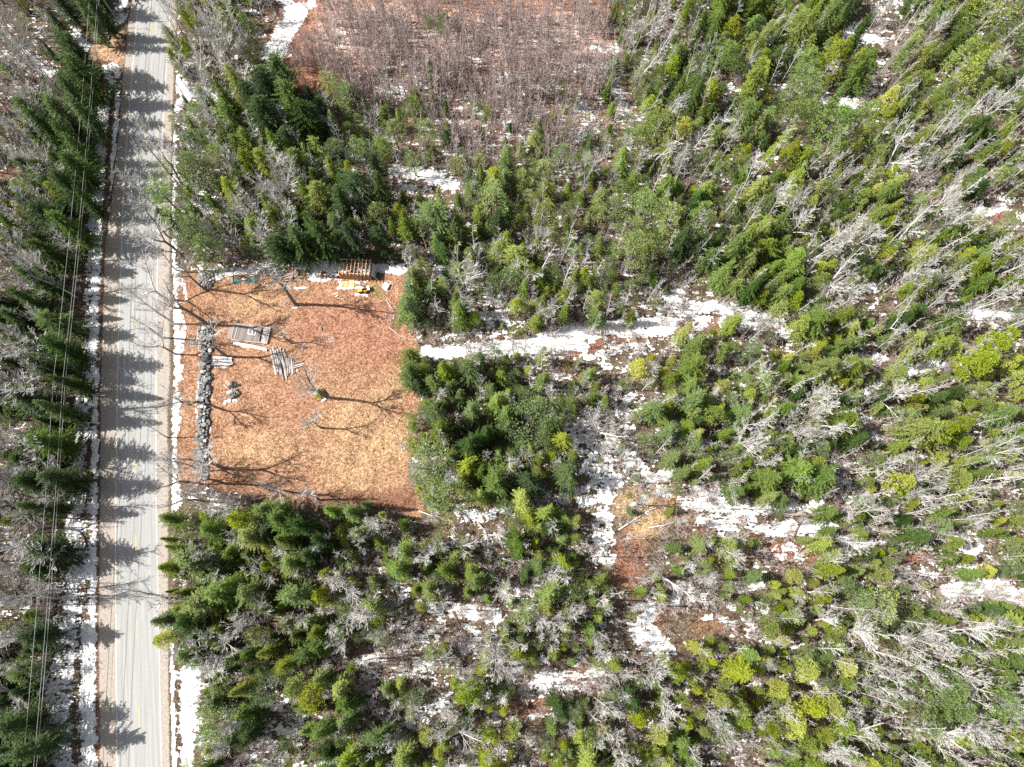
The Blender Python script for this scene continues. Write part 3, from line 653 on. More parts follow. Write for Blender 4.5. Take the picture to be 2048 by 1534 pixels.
# ------------------------------------------------------------------ where trees stand
TREES = []   # kind, proto, x, y, height, rot, picture (crown) x, y, fixed label
def base_ok(x, y, tight=False):
    px, py = pix(x, y)
    le = float(interp(LEFT_EDGE, py)); re_ = float(interp(RIGHT_EDGE, py))
    verge = float(np.interp(py, [-100, 50, 60, 180, 200, 500, 700, 800, 1000, 1200, 1534, 1700], [30, 30, 75, 75, 45, 38, 45, 62, 78, 88, 98, 98]))
    rv = float(np.interp(py, [-100, 500, 540, 1020, 1040, 1270, 1300, 1534, 1700], [8, 8, 60, 60, 14, 14, 62, 62, 62]))
    if le-verge < px < re_+rv: return False
    if bool(inpoly(CLEARING, px, py)): return False
    if 395 < px < 830 and 520 < py < 560: return False
    return True
OPEN = np.zeros((400, 540), bool)
_oy, _ox = np.mgrid[0:400, 0:540]; _ox = (_ox*4.0).ravel(); _oy = (_oy*4.0).ravel(); _of = OPEN.ravel()
for v, w, pts, t in SNOW:
    if t:
        q = near(pts, w+8, _ox, _oy); _of[q] |= sdist(pts, _ox[q], _oy[q]) < w+4
OPEN = _of.reshape(400, 540)
def in_open(px, py):
    i, j = int(px/4), int(py/4)
    return 0 <= i < 540 and 0 <= j < 400 and bool(OPEN[j, i])
MINH = {'fir': .62, 'spruce': .62, 'pine': .62, 'cedar': .62}
def place(kind, cpx, cpy, h, force=False, label=None, base=None, proto=None, rot=None):
    zc = h*(.62 if kind in MINH else .68)
    x, y = base if base else at(cpx, cpy, zc)
    if not force and not base_ok(x, y): return False
    pr = random.randrange(6 if kind == 'bare' else len(PROTO[kind])) if proto is None else proto
    TREES.append([kind, pr, x, y, h, random.uniform(0, 6.28) if rot is None else rot, cpx, cpy, label])
    return True
occ = {}
def free(x, y, r, store, f):
    i, j = int(x//4), int(y//4)
    for a in range(i-2, i+3):
        for b in range(j-2, j+3):
            for (X, Y, Rr) in occ.get((store, a, b), ()):
                if (X-x)**2+(Y-y)**2 < (f*(Rr+r))**2: return False
    occ.setdefault((store, i, j), []).append((x, y, r)); return True
# ones picked out by hand: kind, crown centre in the photograph, height
HAND = [
 ('pine', 1270, 503, 13.5), ('pine', 1060, 838, 13), ('pine', 980, 392, 11), ('pine', 1225, 420, 11), ('pine', 1285, 415, 12), ('pine', 1090, 435, 11), ('pine', 1610, 190, 13), ('pine', 1660, 245, 13), ('pine', 1720, 245, 12), ('spruce', 1515, 150, 13), ('spruce', 1665, 108, 11), ('spruce', 1655, 35, 11), ('cedar', 1945, 135, 12), ('cedar', 1930, 110, 12), ('pine', 1990, 20, 12), ('pine', 1120, 315, 10), ('pine', 1400, 440, 11), ('pine', 1320, 255, 11),
 ('spruce', 1395, 690, 11), ('spruce', 1370, 665, 10), ('spruce', 1390, 730, 10), ('cedar', 1280, 735, 9), ('spruce', 1130, 945, 9.5), ('spruce', 870, 830, 11), ('spruce', 880, 860, 10), ('pine', 860, 920, 11), ('pine', 890, 990, 12), ('spruce', 990, 960, 11), ('spruce', 960, 990, 10), ('spruce', 1480, 490, 12), ('spruce', 1450, 545, 11), ('spruce', 1500, 470, 11), ('cedar', 1600, 660, 10), ('spruce', 1630, 640, 11),
 ('spruce', 540, 180, 15), ('spruce', 500, 200, 14), ('spruce', 580, 210, 15), ('spruce', 530, 230, 14), ('spruce', 560, 150, 13), ('spruce', 610, 240, 13), ('pine', 665, 180, 10), ('pine', 690, 200, 9), ('pine', 850, 265, 9), ('pine', 825, 225, 9), ('pine', 790, 265, 8), ('spruce', 745, 330, 11), ('spruce', 760, 370, 12), ('spruce', 710, 370, 11), ('spruce', 680, 400, 12), ('spruce', 640, 470, 13), ('spruce', 600, 480, 12), ('spruce', 560, 490, 11), ('spruce', 700, 470, 13), ('spruce', 760, 480, 11), ('pine', 890, 50, 7), ('spruce', 810, 440, 12), ('spruce', 870, 430, 12), ('spruce', 880, 400, 10), ('pine', 400, 470, 12), ('pine', 350, 450, 11), ('pine', 420, 500, 11), ('pine', 390, 340, 11), ('spruce', 460, 380, 10),
 ('spruce', 600, 1050, 12), ('spruce', 570, 1080, 12), ('spruce', 640, 1080, 11), ('spruce', 560, 1040, 11), ('spruce', 620, 1110, 11), ('spruce', 440, 1190, 13), ('spruce', 410, 1200, 12), ('spruce', 470, 1170, 12), ('spruce', 500, 1180, 12), ('spruce', 590, 1190, 11), ('cedar', 620, 1390, 10), ('cedar', 590, 1370, 9), ('spruce', 640, 1360, 9), ('pine', 530, 1380, 9), ('spruce', 335, 1135, 11), ('cedar', 480, 1040, 10), ('spruce', 420, 1060, 10), ('spruce', 350, 1100, 9), ('cedar', 935, 1385, 9), ('cedar', 955, 1390, 8), ('spruce', 730, 1010, 8), ('spruce', 700, 1025, 8), ('spruce', 660, 1020, 9), ('spruce', 530, 1020, 9),
 ('pine', 1990, 1400, 12), ('pine', 1890, 1370, 11), ('pine', 1890, 1410, 12), ('cedar', 1660, 1410, 9), ('cedar', 1680, 1440, 9), ('cedar', 1610, 1340, 8), ('pine', 1760, 1210, 10), ('pine', 1720, 1200, 9), ('cedar', 1470, 1410, 9), ('cedar', 1440, 1400, 9), ('spruce', 1510, 1310, 10), ('spruce', 1480, 1340, 10), ('spruce', 1640, 960, 11), ('spruce', 1600, 940, 11), ('spruce', 1530, 960, 10), ('cedar', 1800, 960, 10), ('spruce', 1690, 840, 10), ('cedar', 1880, 870, 11), ('spruce', 1850, 860, 11), ('cedar', 1990, 690, 12), ('cedar', 1950, 720, 12), ('spruce', 1230, 1330, 6),
 ('spruce', 150, 110, 13), ('spruce', 130, 95, 12), ('spruce', 160, 150, 13), ('spruce', 145, 190, 13), ('spruce', 165, 230, 13), ('spruce', 135, 270, 13), ('spruce', 150, 330, 13), ('spruce', 130, 370, 12), ('spruce', 90, 430, 13), ('spruce', 130, 450, 13), ('spruce', 100, 500, 12), ('spruce', 80, 560, 12), ('spruce', 60, 600, 12), ('spruce', 110, 640, 10), ('spruce', 120, 700, 13), ('spruce', 60, 800, 12), ('spruce', 110, 820, 13), ('spruce', 100, 880, 13), ('spruce', 60, 960, 12), ('spruce', 80, 1010, 12), ('spruce', 30, 1450, 12), ('spruce', 50, 1500, 12), ('spruce', 70, 1270, 9), ('spruce', 90, 1100, 11), ('spruce', 120, 960, 12), ('spruce', 140, 760, 12), ('spruce', 170, 30, 13), ('spruce', 195, 20, 11), ('spruce', 155, 300, 12), ('spruce', 170, 400, 11),
 ('bare', 60, 215, 14), ('bare', 430, 70, 15), ('bare', 470, 130, 14), ('bare', 400, 170, 13), ('bare', 440, 300, 14), ('bare', 540, 300, 14), ('bare', 600, 330, 13), ('bare', 480, 420, 14), ('bare', 560, 400, 12), ('bare', 290, 290, 13), ('bare', 285, 420, 14), ('bare', 60, 540, 14), ('bare', 30, 690, 14), ('bare', 70, 720, 13), ('bare', 40, 880, 15), ('bare', 80, 910, 12), ('bare', 20, 1040, 14), ('bare', 60, 1110, 14), ('bare', 30, 1200, 14), ('bare', 25, 1280, 13), ('bare', 285, 1200, 13), ('bare', 680, 265, 11),
 ('bare', 1285, 110, 14), ('bare', 1315, 30, 13), ('bare', 1325, 215, 13), ('bare', 1175, 330, 13), ('bare', 1260, 290, 10), ('bare', 1395, 265, 12), ('bare', 1600, 405, 15), ('bare', 1560, 400, 13), ('bare', 1715, 470, 13), ('bare', 1690, 550, 13), ('bare', 1100, 620, 10), ('bare', 1060, 590, 9), ('bare', 1215, 850, 12), ('bare', 1220, 890, 11), ('bare', 1110, 790, 11), ('bare', 900, 955, 12), ('bare', 1650, 790, 13), ('bare', 1610, 860, 13), ('bare', 1660, 840, 13), ('bare', 1500, 880, 12), ('bare', 1540, 920, 12), ('bare', 1800, 790, 13), ('bare', 1460, 1090, 12), ('bare', 1000, 1320, 12), ('bare', 880, 1430, 12), ('bare', 690, 1190, 11), ('bare', 590, 1230, 11), ('bare', 670, 1245, 11), ('bare', 500, 1250, 12), ('bare', 770, 1270, 10), ('bare', 720, 1210, 10), ('bare', 800, 1110, 10), ('bare', 740, 1060, 11), ('bare', 990, 1070, 10), ('bare', 1080, 1250, 12), ('bare', 1140, 1230, 10), ('bare', 1215, 1310, 12), ('bare', 1330, 1350, 13), ('bare', 1260, 1415, 10), ('bare', 1200, 1410, 11), ('bare', 1320, 1450, 10), ('bare', 1250, 1500, 10), ('bare', 1730, 1270, 13), ('bare', 1740, 1260, 12), ('bare', 1860, 1300, 14), ('bare', 1960, 1265, 13), ('bare', 1780, 1360, 12), ('bare', 1920, 1380, 11), ('bare', 1890, 1480, 13), ('bare', 1960, 1450, 12), ('bare', 1580, 1420, 9), ('bare', 1620, 1190, 9), ('bare', 1290, 1000, 9), ('bare', 1190, 1110, 9), ('bare', 1360, 1040, 9),
 ('bare', 285, 245, 11), ('bare', 275, 330, 12), ('bare', 262, 360, 11), ('bare', 300, 400, 12), ('bare', 270, 455, 12), ('bare', 310, 500, 12), ('bare', 285, 560, 13), ('bare', 300, 610, 13), ('bare', 275, 640, 12), ('bare', 310, 680, 11), ('bare', 300, 860, 9), ('bare', 330, 950, 11), ('bare', 360, 930, 11), ('bare', 460, 1000, 11), ('bare', 420, 1010, 11), ('bare', 500, 400, 13), ('bare', 520, 450, 12), ('bare', 350, 250, 12), ('bare', 420, 230, 12), ('bare', 490, 60, 12), ('bare', 100, 560, 11), ('bare', 20, 400, 13), ('bare', 90, 330, 12), ('bare', 90, 150, 12), ('bare', 30, 60, 13), ('bare', 110, 480, 11), ('bare', 90, 1000, 12), ('bare', 20, 960, 12), ('bare', 60, 1180, 12), ('bare', 330, 900, 12), ('bare', 400, 985, 11), ('bare', 470, 1085, 11), ('bare', 450, 1490, 12), ('bare', 420, 1320, 12), ('bare', 390, 1120, 10), ('bare', 560, 1100, 10), ('bare', 550, 350, 13), ('bare', 380, 120, 12), ('bare', 340, 60, 12), ('birch', 1310, 1215, 11), ('birch', 1230, 1190, 11), ('birch', 1190, 230, 11), ('bare', 780, 70, 9),
]
for k, x, y, h in HAND:
    if k == 'spruce' and (x < 256 or (480 < x < 780 and 140 < y < 520) or (540 < x < 660 and 1030 < y < 1120 and x % 20 == 0)): k = 'fir'  # crowns that look dark get the fir with shade in its needle colour
    zc = h*(.62 if k in MINH else .68); X, Y = at(x, y, zc)
    if place(k, x, y, h, True): free(X, Y, h*.2, 'e' if k in MINH else 'b', 0)
MIX = {  # kind: (tries per cell, height range)
 'B': [('bare', .8, 9, 13), ('birch', 1.7, 9, 13.5), ('spruce', 1.5, 3, 8), ('pine', 2.4, 2.5, 7), ('cedar', 1.3, 3, 7), ('sapling', 4.0, 5, 8), ('shrub', 5.0, 1.8, 3.6)],
 'M': [('bare', .45, 8, 12), ('birch', 1.5, 9, 12.5), ('spruce', 2.6, 3.5, 9), ('cedar', 1.4, 3.5, 7), ('pine', 2.2, 2.5, 8), ('sapling', 2.5, 5, 7.5), ('shrub', 4, 1.8, 3.4)],
 'm': [('bare', .25, 7, 9), ('birch', 1.3, 8, 11), ('spruce', 2.2, 3, 7), ('pine', 2.8, 2.5, 8), ('sapling', 5, 5, 8), ('shrub', 5, 1.8, 3.2)],
 'D': [('fir', 4.2, 8, 13), ('spruce', .8, 7, 11), ('bare', .2, 10, 12), ('birch', .5, 9, 12), ('shrub', 3, 1.5, 3)],
 'E': [('spruce', 3.0, 5, 11), ('fir', .7, 7, 11), ('pine', 1.5, 4, 10), ('cedar', 1.1, 4, 9), ('bare', .25, 8, 11), ('birch', .8, 8, 11), ('shrub', 3, 1.5, 3)],
 'Y': [('cedar', 5.4, 3.5, 9), ('spruce', 1.6, 4, 10), ('pine', 1.6, 3, 9), ('bare', .25, 7, 10), ('birch', .8, 7, 11), ('shrub', 3, 1.5, 3)],
 'P': [('pine', 3.4, 4, 11), ('spruce', 1.0, 4, 9), ('cedar', .5, 3, 7), ('birch', .7, 8, 11), ('shrub', 3, 1.5, 3)],
 'T': [('sapling', 36, 6, 10), ('shrub', 9, 1.2, 3), ('pine', .12, 3, 6), ('birch', .7, 7, 10)],
 't': [('sapling', 26, 6, 10), ('shrub', 9, 1.2, 3), ('spruce', 1.2, 2, 5), ('pine', .9, 2.5, 6), ('birch', 1.0, 7, 10)],
 's': [('shrub', 11, 1.2, 3.0), ('spruce', .6, 2, 5), ('pine', .8, 2, 4.5), ('birch', .8, 6, 10), ('sapling', 4, 4, 8), ('bare', .2, 7, 10)],
 '.': [('shrub', 7.0, 1.0, 2.6), ('sapling', 2.4, 4, 7), ('birch', .4, 6, 10), ('spruce', .3, 2, 4), ('pine', .4, 2, 4)],
 ',': [('shrub', 5, .8, 2.2), ('sapling', 2, 4, 7), ('birch', .3, 6, 9)], '#': [], 'R': []}
SPF = {'fir': .15, 'spruce': .155, 'pine': .21, 'cedar': .2, 'bare': .20, 'birch': .11, 'sapling': .035, 'shrub': .25}
for j in range(-2, 26):
    for i in range(-3, 34):
        c = CELLS[min(max(j, 0), 23)][min(max(i, 0), 31)]
        edge = not (0 <= j < 24 and 0 <= i < 32)
        for kind, n, h0, h1 in MIX[c]:
            if edge and kind in ('shrub', 'sapling'): n *= .3
            if i < 2 and c in 'BM': n *= {'bare': 1.9, 'birch': 1.4, 'spruce': .45, 'pine': .3, 'cedar': .3}.get(kind, 1)
            if i in (5, 6, 7, 8) and j < 8 and c in 'BMm': n *= {'bare': 1.8}.get(kind, 1)
            if kind == 'sapling': n *= 1.0
            k = int(n*1.0)+(random.random() < n-int(n))
            if kind in MINH: k = int(round(k*1.35))
            for _ in range(k):
                for a in range(4):
                    px, py = (i+random.random())*64, (j+random.random())*64
                    h = random.uniform(h0, h1)
                    zc = h*(.62 if kind in MINH else .68) if kind != 'shrub' else .5
                    x, y = at(px, py, zc)
                    if not base_ok(x, y): continue
                    if kind in ('sapling', 'shrub') and vnoise(np.array([x]), np.array([y]), .33)[0]+random.gauss(0, .25) < -.15: continue
                    fx, fy = pix(x, y)
                    if kind not in ('shrub',) and in_open(fx, fy) and random.random() < (.45 if kind in ('sapling', 'birch') else .85): continue
                    if kind in MINH and in_open(px, py) and random.random() < .8: continue
                    if kind == 'shrub' and in_open(fx, fy) and random.random() < .3: continue
                    if not free(x, y, h*SPF[kind], 'e' if kind in MINH else kind, .82 if kind in MINH else .7): continue
                    place('fir' if kind == 'spruce' and (px < 230 or random.random() < .12) else kind, px, py, h, True, None, (x, y)); break  # left crowns, and a few at random, take the shade-darkened fir
# big bare trees round the clearing, given by the foot of the trunk
FEET = [((590, 608), 17, 'bare', 'tall bare maple leafing over the short grass between the shed and the deck'),
 ((408, 577), 15, 'bare', 'bare multi-stemmed tree rooted by the stone heap at the top of the yard'),
 ((416, 648), 17, 'bare', 'huge bare tree standing on the upper end of the stone wall'),
 ((454, 712), 13, 'bare', 'bare tree with mossy foot beside the stack of white boards'),
 ((583, 687), 8, 'bare', 'small dense bare tree at the right end of the weathered deck'),
 ((655, 795), 15, 'bare', 'tall slender bare tree with green shrub and white rock at its foot'),
 ((643, 856), 9.5, 'bare', 'slim bare tree alone in the lower middle of the yard'),
 ((401, 804), 14, 'bare', 'bare tree growing out of the middle of the stone wall'),
 ((562, 559), 9, 'birch', 'thin bare tree beside the pile of reddish laths'),
 ((451, 938), 14, 'bare', 'forked bare tree near the lower end of the stone wall'),
 ((589, 986), 12, 'bare', 'bare tree on the lower edge of the yard, below its middle'),
 ((455, 968), 12, 'bare', 'bare tree with dark trunk in the lower corner of the yard by the wall'),
 ((470, 540), 8, 'bare', 'small bare tree over the snow beside the teal netting'),
 ((395, 1000), 12, 'bare', 'bare tree by the road verge under the end of the stone wall'),
 ((640, 1000), 10, 'bare', 'low bare tree on the lower yard edge, right of the taller one'),
 ((122, 812), 17, 'bare', 'massive grey bare tree on the bank just below the leaning utility pole'),
 ((365, 370), 14, 'bare', 'bare tree leaning its crown over the road above the yard'),
 ((375, 520), 14, 'bare', 'bare roadside tree just above the corner of the yard'),
 ((815, 900), 9, 'birch', 'thin bare tree at the right edge of the yard')]
for (p, h, k, lab) in FEET:
    x, y = at(*p); cpx, cpy = pix(x, y, h*.68)
    place(k, cpx, cpy, h, True, lab.replace('leafing', 'rising'), (x, y), 6+len(TREES) % 3 if k == 'bare' else None)

# ------------------------------------------------------------------ labels for trees
MARKS = [((215, 100), 'the brown driveway mouth'), ((295, 40), 'the top end of the road'), ((905, 25), 'the orange tarps'), ((610, 120), 'the brown leafy glade'), ((570, 60), 'the long snow strip at the top'), ((750, 60), 'the reddish thicket'), ((1050, 120), 'the wide sapling thicket'),
 ((850, 350), 'the short snow lane'), ((1250, 210), 'the white patches by the thicket'), ((715, 540), 'the open-roofed shed'), ((440, 540), 'the teal netting'), ((410, 780), 'the stone wall'), ((830, 620), "the yard's upper right edge"), ((830, 850), "the yard's lower right edge"), ((620, 1000), "the yard's lower edge"),
 ((900, 700), 'the west end of the snow trail'), ((1150, 670), 'the middle of the snow trail'), ((1450, 625), 'the east end of the snow trail'), ((1270, 500), 'the round pale pine'), ((1600, 405), 'the big white bare tree'), ((1725, 75), 'the highest snow glade'), ((1690, 200), 'the second snow glade'), ((1980, 425), 'the brown and white gap at far right'), ((1990, 627), 'the long snow patch at far right'), ((1740, 716), 'the small snow gap right of centre'), ((1850, 730), 'the twin snow patches'),
 ((1060, 840), 'the great pale pine'), ((1200, 900), 'the dappled grey snow hollow'), ((1280, 1060), 'the brown marsh'), ((1480, 1010), 'the snowy marsh edge'), ((1620, 1070), 'the snow and brown bank'), ((1850, 1090), 'the broken snow band'), ((1980, 1185), 'the wide snow gap at far right'), ((1300, 1250), 'the frozen brook'), ((1430, 1240), 'the small brown glade'), ((1130, 1355), 'the lower snow lane'), ((930, 1230), 'the white snow glade'), ((830, 1345), 'the narrow snow streak'), ((960, 1030), 'the snow lane under the yard'), ((780, 1200), 'the grey scrub hollow'),
 ((390, 1400), 'the roadside snow field'), ((640, 1520), 'the bottom edge snow patch'), ((1000, 1510), 'the bottom middle edge'), ((1400, 1500), 'the bottom edge under the brook'), ((1650, 1440), 'the yellow-green grove'), ((1860, 1300), 'the fan-shaped bare tree'), ((2020, 1430), 'the lower right corner'), ((1760, 1340), 'the slope of leaning trunks'), ((1720, 900), 'the dark gap among the firs'), ((1950, 900), 'the middle of the right edge'), ((1800, 300), 'the leaning birch slope'), ((2000, 60), 'the top right corner'), ((1450, 60), 'the dark grove at the top'), ((1550, 500), 'the steep green fir grove'), ((1450, 800), 'the bright fir grove'),
 ((120, 1500), 'the lower left corner'), ((120, 1250), 'the roadside wires low down'), ((60, 1000), 'the lower left edge'), ((150, 770), 'the leaning utility pole'), ((60, 560), 'the middle of the left edge'), ((100, 300), 'the upper left edge'), ((40, 60), 'the top left corner'), ((210, 310), 'the small roadside sign'), ((450, 100), 'the bare crowns right of the road top'), ((500, 300), 'the mixed wood above the yard'), ((420, 1180), 'the dark firs beside the road'), ((600, 1080), 'the big green clump under the yard'), ((550, 1380), 'the low firs at the bottom left'), ((1000, 880), 'the round grove right of the yard'), ((1000, 540), 'the birch wood above the trail'), ((1400, 350), 'the mixed wood at the upper middle')]
ORD = ['leftmost', 'second from left', 'third from left', 'fourth from left', 'fifth from left', 'sixth from left', 'seventh from left', 'eighth from left', 'ninth from left', 'tenth from left', 'eleventh from left', 'twelfth from left', 'thirteenth from left', 'fourteenth from left', 'fifteenth from left', 'sixteenth from left', 'seventeenth from left', 'eighteenth from left']
ADJ = {'fir': ('small blackish green fir', 'blackish green fir', 'tall blackish green fir'), 'spruce': ('small green spruce', 'mid-sized green spruce', 'tall green spruce'), 'pine': ('small pale green pine', 'fluffy pale green pine', 'broad pale green pine'), 'cedar': ('small yellow-green cedar', 'yellow-green cedar', 'tall yellow-green cedar'), 'bare': ('small bare grey tree', 'bare grey tree', 'large bare grey tree'), 'birch': ('short thin bare birch', 'thin bare birch', 'tall thin bare birch'), 'sapling': ('short leafless sapling', 'leafless sapling', 'tall leafless sapling'), 'shrub': ('low twiggy shrub', 'twiggy shrub', 'large twiggy shrub')}
SZ = {'fir': (8, 11.5), 'spruce': (6, 10), 'pine': (7, 10.5), 'cedar': (6, 8.5), 'bare': (9, 12.5), 'birch': (8.5, 10.8), 'sapling': (5.5, 7.2), 'shrub': (1.6, 2.3)}
CAT = {'fir': 'fir tree', 'spruce': 'spruce tree', 'pine': 'pine tree', 'cedar': 'cedar tree', 'bare': 'bare tree', 'birch': 'birch tree', 'sapling': 'sapling', 'shrub': 'shrub'}
GRP = {'fir': 'blackish green firs of the wood', 'spruce': 'mid green spruces of the wood', 'pine': 'pale green pines of the wood', 'cedar': 'yellow-green cedars of the wood', 'bare': 'bare grey hardwoods', 'birch': 'thin bare birches', 'sapling': 'leafless saplings of the thicket', 'shrub': 'twiggy shrubs under the trees'}
LIMIT = {'fir': 250, 'spruce': 290, 'pine': 200, 'cedar': 200, 'bare': 290, 'birch': 240, 'sapling': 250, 'shrub': 100}
by = {}
for t in TREES: by.setdefault(t[0], []).append(t)
solo = []; mass = []
for k, L in by.items():
    def key(t):
        inside = 4 < t[6] < 2044 and 4 < t[7] < 1530
        return (t[8] is not None, inside, t[4])
    L.sort(key=key, reverse=True)
    for n, t in enumerate(L):
        inside = 4 < t[6] < 2044 and 4 < t[7] < 1530
        (solo if (n < LIMIT[k] and inside) or t[8] else mass).append(t)
cellsL = {}
for t in solo:
    if t[8]: continue
    m = min(MARKS, key=lambda q: (q[0][0]-t[6])**2+(q[0][1]-t[7])**2); dx = t[6]-m[0][0]; dy = t[7]-m[0][1]
    if abs(dx) > abs(dy): d = 'right of' if dx > 0 else 'left of'
    else: d = 'below' if dy > 0 else 'above'
    sz = 0 if t[4] < SZ[t[0]][0] else (1 if t[4] < SZ[t[0]][1] else 2)
    cellsL.setdefault((t[0], sz, m[1], d), []).append(t)
def trim(l):
    for a_, b_ in ((' just', ''), ('mid-sized ', ''), (' the ', ' ')):
        if len(l.replace('-', ' ').split()) > 16: l = l.replace(a_, b_)
    return l
for (k, sz, m, d), L in cellsL.items():
    L.sort(key=lambda t: t[6])
    for n, t in enumerate(L):
        a = ADJ[k][sz]
        if len(L) == 1: t[8] = f"{a} just {d} {m}"
        elif len(L) == 2: t[8] = f"{'left' if n == 0 else 'right'} of two {a}s {d} {m}".replace('spruces', 'spruces').replace('birchs', 'birches')
        elif n < 14 or n == len(L)-1: t[8] = f"{ORD[n] if n < len(L)-1 else 'rightmost'} {a} {d} {m}"
        else: t[8] = None
for t in solo: t[8] = trim(t[8]) if t[8] else None
mass += [t for t in solo if not t[8]]; solo = [t for t in solo if t[8]]
for k, pr, x, y, h, rot, cpx, cpy, lab in solo:
    H0, R0, parts = PROTO[k][pr]; s = h/H0; w = s*random.uniform(.85, 1.2)
    z = gz1(x, y)
    if parts[0][0] is None:
        o = thing(NAMES[k], lab, CAT[k], (x, y, z), rot, GRP[k], parts[0][1]); o.scale = (w, w, s)
    else:
        o = thing(NAMES[k], lab, CAT[k], (x, y, z), rot, GRP[k]); o.scale = (w, w, s)
        if lab is None or 'yard' not in lab: o.rotation_euler = (random.gauss(0, .035), random.gauss(0, .035), rot)
        for nm, me_ in parts:
            c = bpy.data.objects.new(nm, me_); LINK(c); c.parent = o
# the rest of each kind: one object each
def mass_object(name, kind, items, label):
    if not items: return
    src = bpy.data.collections.new('source_'+kind)
    for i, (H0, R0, parts) in enumerate(PROTO[kind]):
        if len(parts) == 1: so = bpy.data.objects.new(f'src_{kind}_{i:02d}', parts[0][1])
        else:
            bm_me = [p[1] for p in parts]
            so = bpy.data.objects.new(f'src_{kind}_{i:02d}', merge(bm_me))
        src.objects.link(so)
    me_ = bpy.data.meshes.new(name); me_.from_pydata([(t[2], t[3], gz1(t[2], t[3])) for t in items], [], [])
    for nm, ty, vals in (('idx', 'INT', [t[1] for t in items]), ('rz', 'FLOAT', [t[5] for t in items]), ('sc', 'FLOAT', [t[4]/PROTO[kind][t[1]][0] for t in items])):
        a_ = me_.attributes.new(nm, ty, 'POINT'); a_.data.foreach_set('value', vals)
    o = link(name, me_); o['kind'] = 'stuff'; o['label'] = label
    ng = bpy.data.node_groups.new(name, 'GeometryNodeTree')
    ng.interface.new_socket('Geometry', in_out='INPUT', socket_type='NodeSocketGeometry'); ng.interface.new_socket('Geometry', in_out='OUTPUT', socket_type='NodeSocketGeometry')
    N = ng.nodes; Lk = ng.links
    gi = N.new('NodeGroupInput'); go = N.new('NodeGroupOutput'); ip = N.new('GeometryNodeInstanceOnPoints'); ci = N.new('GeometryNodeCollectionInfo')
    ci.inputs['Collection'].default_value = src; ci.inputs['Separate Children'].default_value = True; ci.inputs['Reset Children'].default_value = True
    def na(nm, ty):
        n = N.new('GeometryNodeInputNamedAttribute'); n.data_type = ty; n.inputs[0].default_value = nm; return n.outputs[0]
    cx = N.new('ShaderNodeCombineXYZ'); Lk.new(na('rz', 'FLOAT'), cx.inputs[2])
    ip.inputs['Pick Instance'].default_value = True
    Lk.new(gi.outputs[0], ip.inputs['Points']); Lk.new(ci.outputs[0], ip.inputs['Instance']); Lk.new(na('idx', 'INT'), ip.inputs['Instance Index'])
    e2r = N.new('FunctionNodeEulerToRotation'); Lk.new(cx.outputs[0], e2r.inputs[0]); Lk.new(e2r.outputs[0], ip.inputs['Rotation']); Lk.new(na('sc', 'FLOAT'), ip.inputs['Scale'])
    Lk.new(ip.outputs[0], go.inputs[0])
    md = o.modifiers.new('scatter', 'NODES'); md.node_group = ng
MERGED = {}
def merge(meshes):
    key = meshes[0].name
    if key in MERGED: return MERGED[key]
    V = []; LV = []; LS = []; MI = []; ls = 0; vo = 0; out = bpy.data.meshes.new('merged')
    for mi, m in enumerate(meshes):
        v = np.empty(len(m.vertices)*3, np.float32); m.vertices.foreach_get('co', v); V.append(v)
        l = np.empty(len(m.loops), np.int32); m.loops.foreach_get('vertex_index', l); LV.append(l+vo)
        s = np.empty(len(m.polygons), np.int32); m.polygons.foreach_get('loop_start', s); LS.append(s+ls); MI.append(np.full(len(s), mi, np.int32))
        vo += len(m.vertices); ls += len(l); out.materials.append(m.materials[0])
    V = np.concatenate(V); LV = np.concatenate(LV); LS = np.concatenate(LS); MI = np.concatenate(MI)
    out.vertices.add(len(V)//3); out.vertices.foreach_set('co', V); out.loops.add(len(LV)); out.loops.foreach_set('vertex_index', LV)
    out.polygons.add(len(LS)); out.polygons.foreach_set('loop_start', LS); out.polygons.foreach_set('material_index', MI); out.update(calc_edges=True)
    MERGED[key] = out; return out
mb = {}
for t in mass: mb.setdefault(t[0], []).append(t)
for k, L in mb.items():
    mass_object({'fir': 'fir_woods', 'spruce': 'spruce_woods', 'pine': 'pine_woods', 'cedar': 'cedar_woods', 'bare': 'bare_woods', 'birch': 'birch_woods', 'sapling': 'sapling_undergrowth', 'shrub': 'shrubbery'}[k], k, L, 'smaller '+GRP[k]+' filling the gaps of the wood')
print('TREES', {k: (len(L), len([t for t in solo if t[0] == k])) for k, L in by.items()})
#==OBJECTS==
# ------------------------------------------------------------------ things in the yard and along the road
def V3(px, py, dz=0.0):
    x, y = at(px, py); return Vector((x, y, gz1(x, y)+dz))
def frame(pa, pb):
    """position of picture point pa, heading towards pb, distance"""
    a = V3(*pa); b = V3(*pb); d = b-a; return a, math.atan2(d.y, d.x), math.hypot(d.x, d.y)
def bx(name, parent, c, size, m, rz=0, rx=0, ry=0, label=None):
    mb = MB(); mb.box((0, 0, 0), size)
    o = link(name, mb.mesh(name, m), parent, c, (rx, ry, rz))
    if label: o['label'] = label
    bv = o.modifiers.new('soft_edge', 'BEVEL'); bv.width = min(.012, min(size)*.25); bv.segments = 1
    return o
rq = random.Random(11)
